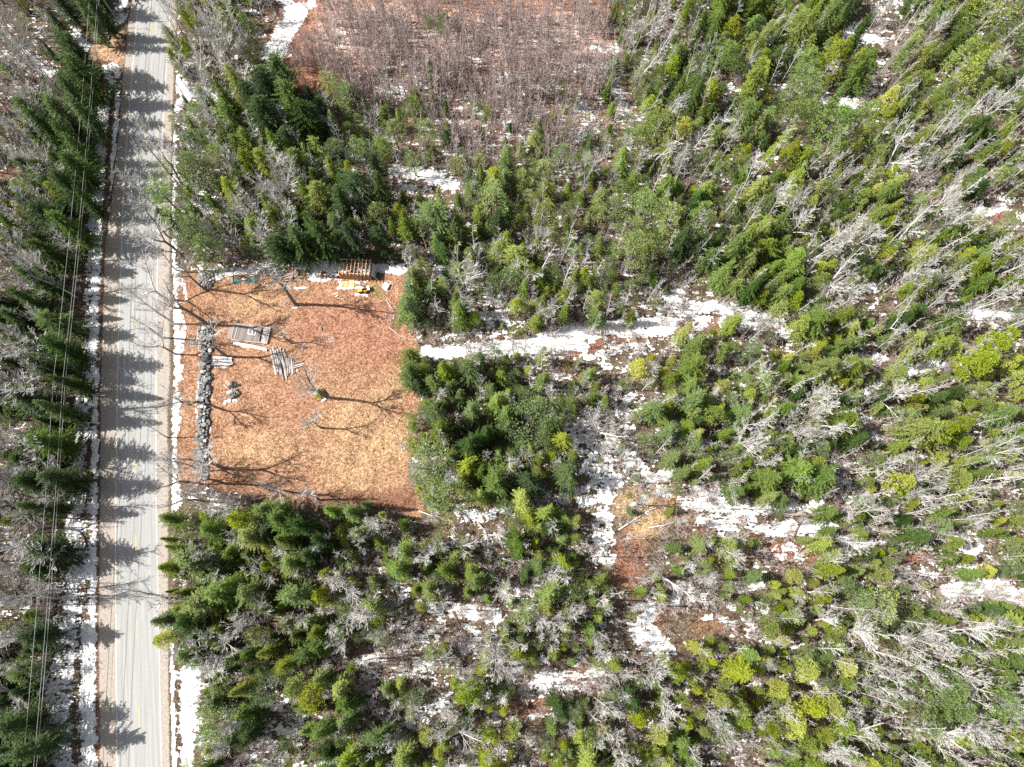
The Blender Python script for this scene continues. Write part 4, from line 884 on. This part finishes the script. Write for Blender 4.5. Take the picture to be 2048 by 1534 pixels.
# stones
def stone_mesh(seed, m):
    rd = random.Random(seed); import bmesh
    bm = bmesh.new(); bmesh.ops.create_icosphere(bm, subdivisions=2, radius=.5)
    sx, sy, sz = rd.uniform(.8, 1.25), rd.uniform(.75, 1.1), rd.uniform(.55, .8)
    for v in bm.verts:
        n = noise.noise(v.co*1.9+Vector((seed*3.1, 0, 0)))
        v.co = v.co*(1+.38*n); v.co = Vector((v.co.x*sx, v.co.y*sy, max(-.35, min(.36, v.co.z))*sz*1.2))
    me_ = bpy.data.meshes.new('stone'); bm.to_mesh(me_); bm.free(); me_.materials.append(m); return me_
M_STONE2 = mat('pale_stone', simple((.34, .32, .30), (.58, .56, .53), 2.5, .9, .3))
M_STONE3 = mat('dark_stone', simple((.09, .09, .092), (.24, .24, .24), 2.5, .9, .4))
STN = [stone_mesh(i, (M_STONE, M_STONE3, M_STONE, M_STONE2, M_STONE3)[i % 5]) for i in range(12)]
def stone(parent, x, y, z, s, px_=0, py_=0):
    o = link('stone', rq.choice(STN), parent, (x-px_, y-py_, z), (rq.uniform(-.4, .4), rq.uniform(-.4, .4), rq.uniform(0, 6.28)), (s, s*rq.uniform(.8, 1.1), s*rq.uniform(.8, 1.1)))
    return o
o0 = V3(410, 780); wall = thing('stone_wall', 'long tumbled dry stone wall between the roadside snow and the yard', 'stone wall', o0)
WPTS = [(411, 655, 13), (412, 690, 10), (411, 740, 9), (409, 780, 11), (408, 810, 9), (407, 850, 11), (405, 890, 9), (404, 925, 10), (410, 955, 6)]
def wallp(t):
    ys = [p[1] for p in WPTS]; y = 655+t*300
    return np.interp(y, ys, [p[0] for p in WPTS]), y, np.interp(y, ys, [p[2] for p in WPTS])
pts_ = []; n = 0; tries = 0
while n < 285 and tries < 20000:
    tries += 1; cx_, cy_, w_ = wallp(rq.random()); u = rq.uniform(-1, 1)
    x, y = at(cx_+u*w_*(1+.25*math.sin(cy_*.21)), cy_); sz = rq.choice((.4, .5, .6, .7, .85, 1.0))
    if any((x-a)**2+(y-b)**2 < (.40*(sz+c))**2 for a, b, c in pts_): continue
    pts_.append((x, y, sz)); hgt = .12+.42*(1-abs(u)**2)+rq.uniform(-.05, .12)
    stone(wall, x-o0.x, y-o0.y, gz1(x, y)+hgt-o0.z, sz); n += 1
core = MB()
for i in range(60):
    cx_, cy_, w_ = wallp(i/59); x, y = at(cx_, cy_); core.box((x-o0.x, y-o0.y, .12), (2*w_/11.5*.8, .7, .3), Matrix.Rotation(rq.uniform(-.3, .3), 3, 'Z'))
cr_ = link('rubble_core', core.mesh('rubble_core', M_STONE3), wall); cr_['kind'] = 'stuff'
def heap(name, label, cat, cx_, cy_, rx_, ry_, n, s0, s1, hmax):
    o1 = V3(cx_, cy_); t = thing(name, label, cat, o1)
    got = []
    for _ in range(n*30):
        if len(got) >= n: break
        a = rq.uniform(0, 6.28); q = math.sqrt(rq.random()); x, y = at(cx_+math.cos(a)*q*rx_, cy_+math.sin(a)*q*ry_); sz = rq.uniform(s0, s1)
        if any((x-A)**2+(y-B)**2 < (.36*(sz+C))**2 for A, B, C in got): continue
        got.append((x, y, sz)); stone(t, x-o1.x, y-o1.y, .1+hmax*(1-q*q), sz)
    return t
heap('stone_heap', 'heap of pale stones on snow at the upper left yard corner', 'stone heap', 412, 560, 15, 20, 46, .35, .7, .5)
heap('stone_heap', 'low line of stones half under branches above the stone heap', 'stone heap', 440, 541, 26, 4, 18, .35, .6, .25)
o1 = V3(780, 634); fr = thing('fire_ring', 'small ring of stones in the leaves at the right of the yard', 'fire ring', o1)
for k in range(13):
    a = k*6.283/13; stone(fr, .72*math.cos(a), .62*math.sin(a), .05, rq.uniform(.26, .38))
o1 = V3(651, 798); t = thing('boulder', 'pale white boulder at the foot of the tall slender yard tree', 'boulder', o1, R(35), None, STN[3]); t.scale = (1.6, .8, .9)
for i, (px_, py_, sc_, lb) in enumerate(((595, 741, .6, 'white stone in the leaves right of the lumber pile'), (688, 598, .35, 'small pale stone under the shed, left of the tree shadow'), (641, 657, .7, 'pale stone in the middle of the upper yard'), (413, 950, .9, 'grey boulder at the lower end of the stone wall'), (396, 968, .8, 'rounded boulder among twigs below the stone wall'))):
    t = thing('boulder', lb, 'boulder', V3(px_, py_, .05), i, None, STN[(i*3+3) % 12]); t.scale = (sc_, sc_, sc_)
# the open-roofed shed
a, ang, Ln = frame((683, 557), (743, 560.5))
shed = thing('shed', 'open-roofed wooden shed frame with brown plank wall and bare orange rafters', 'shed', a, ang)
Hs, Dp = 2.25, 2.7; npl = 15
for i in range(npl):
    w = Ln/npl; bx('wall_plank', shed, (w*(i+.5), rq.uniform(-.012, .012), Hs/2+.05), (w-.03, .04, Hs+rq.uniform(-.06, .02)), M_BROWNWOOD)
for yy in (0.07, Dp): bx('top_plate', shed, (Ln/2, yy, Hs+.07), (Ln, .1, .1), M_NEWWOOD)
bx('sill_beam', shed, (Ln/2, .09, .12), (Ln-.1, .12, .14), M_OLDWOOD)
for i in range(9):
    x = .08+(Ln-.16)*i/8; L2 = Dp+.75 if i > 2 else Dp*.75
    bx('rafter', shed, (x, L2/2-.38+rq.uniform(-.03, .03), Hs+.20), (.085, L2, .16), M_NEWWOOD, rz=rq.uniform(-.012, .012))
for i in range(7): bx('back_stud', shed, (.1+(Ln-.2)*i/6, Dp, Hs/2), (.08, .09, Hs), M_NEWWOOD)
for xx in (.05,): 
    for yy in (.9, 1.8): bx('side_stud', shed, (xx, yy, Hs/2), (.09, .08, Hs), M_OLDWOOD)
for i in range(4): bx('side_panel', shed, (Ln+.05, .36+i*.68, Hs/2), (.05, .66, Hs), M_GREYPLY)
for i in range(3): bx('ceiling_joist', shed, (Ln/2, .7+i*.7, Hs-.06), (Ln-.1, .05, .10), M_OLDWOOD)
for i in range(9): bx('snow_cap', shed, (Ln+.05, .1+i*.3, Hs+.05), (.12, .16, .08), M_SNOWLUMP)
t = thing('wall_shadow_sheet', 'pale grey sheet in place of the end wall shadow on snow', 'shadow_sheet', shed.matrix_basis @ Vector((Ln+.14, .1, 0)), ang)  # added sheet stands in for the end wall's grey shadow on the snow
sl = bx('sheet', t, (.46, 1.3, .83), (.04, 2.5, 1.9), M_METAL, ry=R(-28)); bx('shadow_sheet_edge', t, (.92, 1.3, .08), (.06, 2.5, .05), M_LIGHT)
for i, (px_, py_, w, d, hh) in enumerate(((697, 533, .8, .6, .7), (712, 530, 1.0, .7, .5), (728, 534, .7, .8, .8), (704, 541, .6, .4, .4))):
    t = thing('storage_crate', ('dark crate inside the shed nearest its left end', 'wide dark crate against the back of the shed', 'tallest dark crate inside the shed, nearest the grey end wall', 'low dark crate behind the brown plank wall')[i], 'crate', V3(px_, py_), ang+i*.2)
    bx('crate_body', t, (0, 0, hh/2), (w, d, hh), M_BLACK); bx('crate_lid', t, (0, 0, hh+.02), (w+.06, d+.06, .05), M_OLDWOOD)
# sheets, machine, grille box
def sheet(name, label, cat, poly, m, dz=.03, th=.03):
    c = V3(sum(p[0] for p in poly)/len(poly), sum(p[1] for p in poly)/len(poly)); t = thing(name, label, cat, c)
    import bmesh
    bm = bmesh.new(); n = 10
    P0, P1, P2, P3 = [Vector((*at(*p), 0)) for p in poly]
    vs = []
    for i in range(n+1):
        for j in range(n+1):
            u, v = i/n, j/n; q = P0.lerp(P1, u).lerp(P3.lerp(P2, u), v)
            q.x += noise.noise(Vector((q.x*1.3, q.y*1.3, 0)))*.18; q.y += noise.noise(Vector((q.x*1.3, q.y*1.3, 7)))*.18
            z = gz1(q.x, q.y)+dz+abs(noise.noise(Vector((q.x*2, q.y*2, 3))))*.16
            vs.append(bm.verts.new((q.x-c.x, q.y-c.y, z-c.z)))
    for i in range(n):
        for j in range(n):
            k = i*(n+1)+j; bm.faces.new((vs[k], vs[k+n+1], vs[k+n+2], vs[k+1]))
    bmesh.ops.recalc_face_normals(bm, faces=bm.faces)
    me_ = bpy.data.meshes.new(name); bm.to_mesh(me_); bm.free(); me_.materials.append(m)
    t2 = bpy.data.objects[t.name]; t2_name = t2.name; lb = dict(label=label, category=cat); bpy.data.objects.remove(t2)
    o = thing(name, label, cat, c, 0, None, me_); sol = o.modifiers.new('thick', 'SOLIDIFY'); sol.thickness = th; return o
sheet('tan_sheet', 'larger tan sheet lying on snow below the shed planks', 'sheet', [(682, 563), (697, 562), (697, 573), (680, 574)], M_TAN)
sheet('tan_sheet', 'narrow tan sheet beside the larger one, with brown fold', 'sheet', [(698, 561), (708, 560), (709, 573), (699, 573)], M_ORANGETARP)
sheet('teal_netting', 'left length of teal green netting on the leaves and snow', 'netting', [(463, 556), (480, 555), (481, 566), (464, 567)], M_TEAL)
sheet('teal_netting', 'right length of teal green netting beside the reddish laths', 'netting', [(489, 556), (515, 553), (515, 564), (489, 565)], M_TEAL)
sheet('orange_tarp', 'larger orange-yellow tarp in the reddish thicket', 'tarp', [(907, 17), (921, 19), (917, 31), (906, 29)], M_ORANGETARP)
sheet('orange_tarp', 'smaller orange-yellow tarp left of the larger one in the thicket', 'tarp', [(896, 26), (904, 24), (904, 32), (896, 32)], M_ORANGETARP)
sheet('orange_strip', 'narrow orange strip standing out among the saplings', 'strip', [(872, 20), (875, 18), (873, 30), (871, 31)], M_ORANGETARP)
sheet('orange_strip', 'short orange strip on the ground right of the orange tarps', 'strip', [(936, 38), (943, 38), (943, 41), (936, 41)], M_ORANGETARP)
t = thing('dark_sheet', 'dark sheet', 'tarp', V3(0, 0)); bpy.data.objects.remove(t)
sheet('dark_sheet', 'crumpled dark sheet behind the heap of broken boards', 'tarp', [(458, 767), (470, 763), (483, 770), (462, 779)], M_BLACK, .12)  # dark crumpled sheet raised slightly off the ground
a, ang, _ = frame((716, 585), (742, 579))
mw = thing('garden_tractor', 'small yellow and black garden machine standing on snow before the shed', 'garden machine', a, ang)
bx('hood', mw, (.45, .05, .55), (.75, .55, .35), M_YEL); bx('engine', mw, (.45, .05, .3), (.8, .5, .2), M_BLACK); bx('chassis', mw, (1.0, .1, .32), (1.5, .5, .1), M_BLACK)
bx('fender', mw, (1.35, .1, .5), (.55, .95, .12), M_YEL); bx('seat', mw, (1.3, .1, .68), (.42, .42, .1), M_BLACK); bx('seat_back', mw, (1.5, .1, .86), (.08, .4, .32), M_BLACK, ry=R(-12))
mb_ = MB(); mb_.tube([(.85, .1, .5), (.98, .1, .9)], [.025, .02], 6); link('steering_column', mb_.mesh('steering_column', M_BLACK), mw)
mb_ = MB(); mb_.tube([(.98+.17*math.cos(q/12*6.283), .1+.17*math.sin(q/12*6.283), .9) for q in range(13)], [.018]*13, 5); link('steering_wheel', mb_.mesh('steering_wheel', M_BLACK), mw)
for x, y, r_, w_ in ((.3, -.25, .2, .14), (.3, .4, .2, .14), (1.4, -.38, .3, .24), (1.4, .58, .3, .24)):
    mb_ = MB(); mb_.tube([(x, y-w_/2, r_), (x, y+w_/2, r_)], [r_, r_], 14, 0, True); wh = link('wheel', mb_.mesh('wheel', M_BLACK), mw)
    mb_ = MB(); mb_.tube([(x, y-w_/2-.01, r_), (x, y+w_/2+.01, r_)], [r_*.5, r_*.5], 10, 0, True); link('hub', mb_.mesh('hub', M_YEL), wh)
bx('grass_bag', mw, (1.95, .15, .5), (.45, .8, .5), M_LIGHT)
a, ang, _ = frame((764, 577), (772, 563))
gb = thing('grille_box', 'white square appliance casing with grey grille lying askew at the shed end', 'appliance', a, ang-R(90))
bx('casing', gb, (.5, .6, .2), (1.0, 1.15, .4), M_LIGHT); bx('grille', gb, (.5, .65, .41), (.62, .7, .03), M_METAL)
for i in range(5): bx('grille_bar', gb, (.5, .39+i*.13, .432), (.6, .025, .015), M_LIGHT)
t = thing('metal_frame', 'thin white frame lying beside the appliance casing', 'frame', V3(775, 572), ang-R(80))
bx('rail', t, (-.3, 0, .1), (.07, 1.9, .07), M_LIGHT); bx('rail', t, (.35, 0, .1), (.07, 1.9, .07), M_LIGHT); bx('cross_rail', t, (0, .9, .1), (.66, .07, .07), M_LIGHT); bx('cross_rail', t, (0, -.9, .1), (.66, .07, .07), M_LIGHT)
def boards(name, label, cat, items, mats, th=.05, part='board', z0=.06):
    """items: picture endpoints and width in metres"""
    cx_ = sum(i[0][0]+i[1][0] for i in items)/2/len(items); cy_ = sum(i[0][1]+i[1][1] for i in items)/2/len(items)
    c = V3(cx_, cy_); t = thing(name, label, cat, c)
    for k, it in enumerate(items):
        A = V3(*it[0]); B = V3(*it[1]); z = z0+(it[3] if len(it) > 3 else (k % 3)*(th+.004)); d = B-A; L = math.hypot(d.x, d.y); m_ = (A+B)/2
        bx(part, t, (m_.x-c.x, m_.y-c.y, max(A.z, B.z)-c.z+z+th/2), (L, it[2], th), mats[k % len(mats)], math.atan2(d.y, d.x), 0, R(rq.uniform(-.6, .6)))
    return t
WM = [M_PALEWOOD, M_OLDWOOD, M_PALEWOOD, M_PALEWOOD, M_OLDWOOD]
boards('lumber_pile', 'pile of long bleached boards fanning down from the deck', 'lumber pile',
  [((541+i*1.9+rq.uniform(-1, 1), 694+rq.uniform(-3, 8)), (552+i*2.2+rq.uniform(-1, 1), 752+rq.uniform(-12, 14)-abs(i-6)*1.2), rq.choice((.14, .18, .22))) for i in range(14)], WM, .06)
boards('board_stack', 'stack of short pale boards right of the long lumber pile', 'board stack', [((568+i*3.0, 716+rq.uniform(-2, 2)), (570.5+i*3.0, 750-i*.6+rq.uniform(-3, 2)), .2) for i in range(7)], WM, .05)
boards('board_stack', 'three pale boards pointing sideways at the tree', 'board stack', [((583, 733), (608, 727), .2), ((583, 727), (606, 722), .2), ((584, 737), (606, 731), .16)], WM)
boards('board_stack', 'stack of snowy white boards beside the stone wall', 'board stack', [((424+rq.uniform(-2, 3), 714+i*2.3), (464+rq.uniform(-6, 6)-abs(i-3), 715+i*2.2), .2) for i in range(8)], [M_SNOWLUMP, M_PALEWOOD, M_PALEWOOD], .06)
boards('lath_pile', 'sloping pile of reddish laths at the top edge of the yard', 'lath pile', [((528+i*4, 553-i*.3), (552+i*3.4+rq.uniform(-3, 3), 539+i*.4), .09) for i in range(13)]+[((540, 561), (584, 548), .1), ((548, 563), (588, 552), .1)], [M_REDWOOD, M_REDWOOD, M_PALEWOOD], .04)
boards('wooden_frame', 'reddish wooden frame enclosing the right end of the laths', 'frame', [((586, 538), (584, 561), .14), ((570, 539), (586, 538), .12), ((566, 562), (584, 561), .1)], [M_REDWOOD], .1)
boards('rail_pile', 'long reddish rails lying above the teal netting', 'rail pile', [((478, 549), (540, 548), .09), ((492, 553), (548, 551), .09), ((463, 540), (465, 567), .12)], [M_REDWOOD, M_OLDWOOD], .06)
boards('tan_board', 'tan board with raised end lying alone below the shed', 'board', [((667, 589), (677, 586), .42), ((671, 594), (677, 591), .18)], [M_TAN, M_LIGHT], .08)
boards('slat_bundle', 'bundle of grey slats at the top left of the broken board heap', 'slats', [((448+i*2.2, 771-i*2.7), (456+i*2.2, 778-i*2.9), .12, .35) for i in range(5)]+[((457, 776), (467, 770), .1, .75)], WM, .07, 'slat')
o1 = V3(466, 789); t = thing('scrap_heap', 'tall heap of broken grey boards and blocks casting a dark shadow', 'scrap heap', o1)
for i in range(16):
    a_ = rq.uniform(0, 6.28); q = rq.uniform(0, .9); hz_ = .15+.65*(1-q)
    bx('block', t, (q*math.cos(a_)*1.05, q*math.sin(a_)*1.0, hz_), (rq.uniform(.4, .9), rq.uniform(.3, .6), rq.uniform(.1, .35)), rq.choice((M_OLDWOOD, M_PALEWOOD, M_OLDWOOD, M_GREYPLY)), rq.uniform(0, 3), rq.uniform(-.4, .4), rq.uniform(-.3, .3))
for i in range(6): bx('snow_cap', t, (rq.uniform(-1.3, .8), rq.uniform(-1.6, -.6), .1), (rq.uniform(.3, .6), rq.uniform(.2, .4), .14), M_SNOWLUMP, rq.uniform(0, 3))
o1 = V3(757, 552); t = thing('scrap_heap', 'dark brown junk heap against the end of the shed', 'scrap heap', o1)
for i in range(10):
    bx('block', t, (rq.uniform(-.5, .9), rq.uniform(-.6, .6), rq.uniform(.1, .55)), (rq.uniform(.2, .6), rq.uniform(.2, .5), rq.uniform(.1, .4)), rq.choice((M_BLACK, M_DARKBARK, M_BROWNWOOD, M_DARKBARK)), rq.uniform(0, 3), rq.uniform(-.4, .4))
boards('log_row', 'row of short dark logs on the snow left of the shed', 'logs', [((656+i*3.2, 551+rq.uniform(-1, 1)), (659+i*3.2, 556+rq.uniform(-1, 1)), .2) for i in range(8)], [M_DARKBARK, M_BROWNWOOD], .18, 'log')
# deck
a, ang, Ln = frame((461, 680), (531, 688)); _, _, _ = 0, 0, 0
dk = thing('deck', 'weathered grey-brown plank deck with a white window frame on it', 'deck', a, ang)
Dd = (V3(536, 656)-V3(531, 688)).length
for i in range(22):
    x = (i+.5)*Ln/22
    if 17 <= i <= 17: continue
    bx('deck_plank', dk, (x+.25, Dd/2, .32+rq.uniform(-.008, .008)), (Ln/22-.025, Dd-.05, .04), M_OLDWOOD if i < 18 else M_PALEWOOD)
for yy, nm in ((.03, 'rim_board'), (Dd-.02, 'rim_board')): bx(nm, dk, (Ln/2+.2, yy, .36), (Ln+.2, .16 if yy > 1 else .1, .14), M_PALEWOOD)
for xx in (.15, .75, Ln+.3): bx('cross_board', dk, (xx, Dd/2, .385), (.12, Dd-.2, .06), M_PALEWOOD)
for i in range(3): bx('joist', dk, (Ln/2+.2, .3+i*(Dd-.6)/2, .17), (Ln, .1, .24), M_OLDWOOD)
bx('ramp_board', dk, (-.35, Dd*.45, .2), (.9, Dd*.8, .05), M_OLDWOOD, ry=R(-20))
wf = bx('window_frame', dk, (2.85+1.25, Dd*.52+.5, .41), (.12, 1.15, .09), M_LIGHT)
for (x_, y_, w_, d_) in ((2.85, .5, .12, 1.15), (3.5, .5, .14, 1.15), (3.475, 1.02, 1.37, .12), (3.475, -.02, 1.37, .12)):
    bx('frame_bar', dk, (x_, Dd*.5+y_-.1, .415), (w_, d_, .085), M_LIGHT)
bx('window_pane', dk, (3.17, Dd*.5+.4, .385), (.5, .9, .02), M_BROWNWOOD); bx('window_pane', dk, (3.83, Dd*.5+.4, .385), (.5, .9, .02), M_GREYPLY)
boards('snowy_beam', 'snow-covered beam lying along the lower side of the deck', 'beam', [((466, 686), (500, 692), .5), ((500, 692), (534, 700), .42)], [M_SNOWLUMP], .12)
# juniper at the tree foot, small plants
jm = tri_mesh('juniper_bush', puffy(99, 1.1, 1.1, 26, .42, .6, 60, 'cedar'), M_CEDAR)
t = thing('juniper_bush', 'small bright green bush at the foot of the tall slender yard tree', 'bush', V3(641, 789), 0, None, jm)
t = thing('juniper_bush', 'tiny bright green sprig on the roadside leaves beside the stone wall', 'bush', V3(377, 808), 1, None, jm); t.scale = (.35, .35, .35)
# fallen trunks and lying branches
def log(pts, r, label, m=M_TWIG, nm='fallen_trunk', cat='fallen trunk', dz=.12):
    P = [V3(*p) for p in pts]; c = P[0].copy(); mb_ = MB(); rd = random.Random(int(pts[0][0]*7))
    Q = [p-c+Vector((0, 0, dz+r)) for p in P]; R_ = [r*(1-.6*i/(len(Q)-1)) for i in range(len(Q))]
    mb_.tube(Q, R_, 7, 0, True)
    for i in range(8):
        t = rd.uniform(.3, .95)*(len(Q)-1); i0 = min(int(t), len(Q)-2); p = Q[i0].lerp(Q[i0+1], t-i0); d = (Q[i0+1]-Q[i0]).normalized()
        s_ = rd.choice((-1, 1)); b = (d*rd.uniform(.5, 1)+Vector((-d.y, d.x, 0))*s_*rd.uniform(.4, 1)+Vector((0, 0, rd.uniform(.1, .6)))).normalized()
        L = rd.uniform(.6, 1.6); mb_.tube([p, p+b*L*.5+Vector((0, 0, .05)), p+b*L], [r*.35, r*.25, .012], 3)
    o = thing(nm, label, cat, c, 0, None, mb_.mesh(nm, m, True)); return o
log([(838, 1022), (865, 1032), (902, 1037)], .13, 'pale fallen trunk lying along the lower right yard corner')
log([(828, 1043), (848, 1047), (860, 1038)], .09, 'short forked fallen branch below the longer pale trunk')
log([(864, 1015), (863, 1045)], .07, 'thin fallen pole standing crosswise over the pale fallen trunk')
log([(911, 1018), (932, 1032), (945, 1050)], .13, 'reddish fallen trunk crossing the snow lane under the yard', M_SAPBARK)
log([(955, 1044), (970, 1062), (982, 1103)], .10, 'long thin fallen stem bending down from the snow lane')
log([(905, 1222), (918, 1250), (945, 1290)], .14, 'brown fallen trunk across the white snow glade', M_BROWNWOOD)
log([(1205, 958), (1170, 968), (1245, 987)], .08, 'bent pale branch beside the dark marsh hollow')
log([(1265, 962), (1285, 970), (1297, 985)], .1, 'curved pale fallen stem above the brown marsh')
log([(1294, 974), (1316, 961)], .07, 'short straight pale stick above the brown marsh')
log([(1236, 1060), (1265, 1042), (1300, 1020), (1330, 1010)], .13, 'long pale fallen trunk across the brown marsh')
log([(1296, 1056), (1330, 1050), (1360, 1038)], .11, 'pale fallen trunk lying right in the brown marsh')
log([(1410, 1000), (1430, 1025), (1400, 1030), (1370, 1000)], .07, 'curved pale root ring on the marsh snow')
log([(1583, 1078), (1592, 1060), (1602, 1042)], .13, 'brown fallen trunk upright across the snow and brown bank', M_BROWNWOOD)
log([(1850, 1075), (1875, 1090), (1895, 1102)], .1, 'brown fallen pole on the broken snow band', M_REDWOOD)
log([(1862, 1070), (1884, 1090)], .08, 'shorter brown pole beside the first on the broken snow band', M_REDWOOD)
log([(1425, 1242), (1460, 1238), (1500, 1233)], .09, 'dark thin fallen trunk across the small brown glade', M_DARKBARK)
log([(900, 1390), (925, 1420), (940, 1440)], .1, 'leaning fallen trunk right of the narrow snow streak', M_BARK)
log([(1145, 30), (1155, 45), (1168, 60)], .1, 'pale fallen trunk at the right of the reddish thicket')
log([(1270, 145), (1300, 165), (1320, 172)], .09, 'pale fallen branch below the big bare tree at the thicket')
log([(778, 655), (800, 672), (860, 690)], .05, 'thin pale fallen stem at the right edge of the yard')
log([(772, 600), (790, 625), (815, 655)], .06, 'thin pale stem slanting into the yard from its right edge')
log([(562, 600), (572, 606), (585, 622)], .03, 'thin crooked stick on the upper yard grass')
log([(80, 815), (100, 826), (118, 835)], .12, 'broken grey trunk lying under the roadside wires', M_BARK, dz=.8)
log([(100, 1150), (125, 1160), (145, 1190)], .09, 'dark branch over the snow of the left verge', M_DARKBARK, dz=.3)
for i, (px_, py_, n_) in enumerate(((655, 676, 'grey pile of thin brush lying in the middle of the yard'), (600, 690, 'thin brush heap beside the small dense bare tree'))):
    t = thing('brush_pile', n_, 'brush pile', V3(px_, py_, -.1), i, None, PROTO['shrub'][i][2][0][1]); t.scale = (1.0, 1.0, .35)
# poles, wires, sign
def upole(px_, py_, h_, label):
    o1 = V3(px_, py_); t = thing('utility_pole', label, 'utility pole', o1, 0, 'utility poles along the road')
    mb_ = MB(); mb_.tube([(0, 0, -.3), (0, 0, h_)], [.17, .12], 10, 0, True); link('pole', mb_.mesh('pole', M_POLE), t)
    bx('crossarm', t, (.65, 0, h_-.25), (1.7, .11, .13), M_POLE)
    for x_ in (0, 1.35):
        mb_ = MB(); mb_.tube([(x_, 0, h_-.02 if x_ == 0 else h_-.18), (x_, 0, h_+.16 if x_ == 0 else h_)], [.06, .04], 8, 0, True); link('insulator', mb_.mesh('insulator', M_LIGHT), t)
    return o1
PH = 9.2
b1 = upole(235, 40, PH, 'grey wooden utility pole by the driveway mouth at the top of the road')
b2 = upole(178, 793, PH, 'leaning-looking pale utility pole in the left verge snow beside the yard')
b3 = upole(95, 1930, PH, 'utility pole beyond the lower edge of the view')
b0 = upole(330, -520, PH, 'utility pole beyond the upper edge of the view')
for nm_, dx_, dz_, r_, lb in (('power_line', 0, .16, .022, 'long pale overhead wire nearest the wood, over the left verge'), ('power_line', 1.35, 0, .022, 'long pale overhead wire nearest the road, over the left verge'), ('phone_cable', .1, -2.6, .03, 'thick low cable running under the two overhead wires'), ('phone_cable', .35, -2.2, .015, 'thin low cable beside the thick one under the overhead wires')):
    mb_ = MB(); pts = []
    for A, B in ((b0, b1), (b1, b2), (b2, b3)):
        for k in range(17):
            u = k/16; p = A.lerp(B, u); pts.append((p.x+dx_, p.y, p.z+PH+dz_-.9*4*u*(1-u)*.8))
    mb_.tube(pts, [r_]*len(pts), 5)
    o = thing(nm_, lb, 'overhead wire', (0, 0, 0), 0, 'roadside wires', mb_.mesh(nm_, M_WIRE))
o1 = V3(212, 320); t = thing('road_sign', 'small road sign seen edge-on in the snow of the left verge', 'road sign', o1)
mb_ = MB(); mb_.tube([(0, 0, -.2), (0, 0, 2.4)], [.035, .035], 6, 0, True); link('post', mb_.mesh('post', M_METAL), t)
bx('sign_panel', t, (0, .03, 2.0), (.9, .03, .75), M_METAL, rx=R(-6))
# frozen brook
def icepatch(label, cx_, cy_, rx_, ry_, seed):
    c = V3(cx_, cy_); v = []; f = []; n = 40; rings = 6
    for j in range(rings+1):
        for i in range(n):
            a_ = i*6.283/n; q = (j/rings)*(1+.35*noise.noise(Vector((math.cos(a_)*1.7, math.sin(a_)*1.7, seed)))+.2*noise.noise(Vector((math.cos(a_)*5, math.sin(a_)*5, seed))))
            x, y = at(cx_+math.cos(a_)*rx_*q, cy_+math.sin(a_)*ry_*q); v.append((x-c.x, y-c.y, gz1(x, y)+.05-c.z))
    for j in range(rings):
        for i in range(n): f.append((j*n+i, (j+1)*n+i, (j+1)*n+(i+1) % n, j*n+(i+1) % n))
    me_ = bpy.data.meshes.new('ice'); me_.from_pydata(v, [], [tuple(reversed(q)) for q in f]); me_.materials.append(M_ICE)
    o = link('ice', me_, None, c); o['kind'] = 'structure'; o['label'] = label
icepatch('upper blue-grey ice of the frozen brook', 1286, 1212, 15, 9, 1); icepatch('middle strip of brook ice', 1298, 1235, 7, 14, 2); icepatch('lower blue-grey ice of the brook', 1307, 1275, 8, 16, 3); icepatch('small brook ice patch on the left', 1268, 1216, 7, 6, 4)
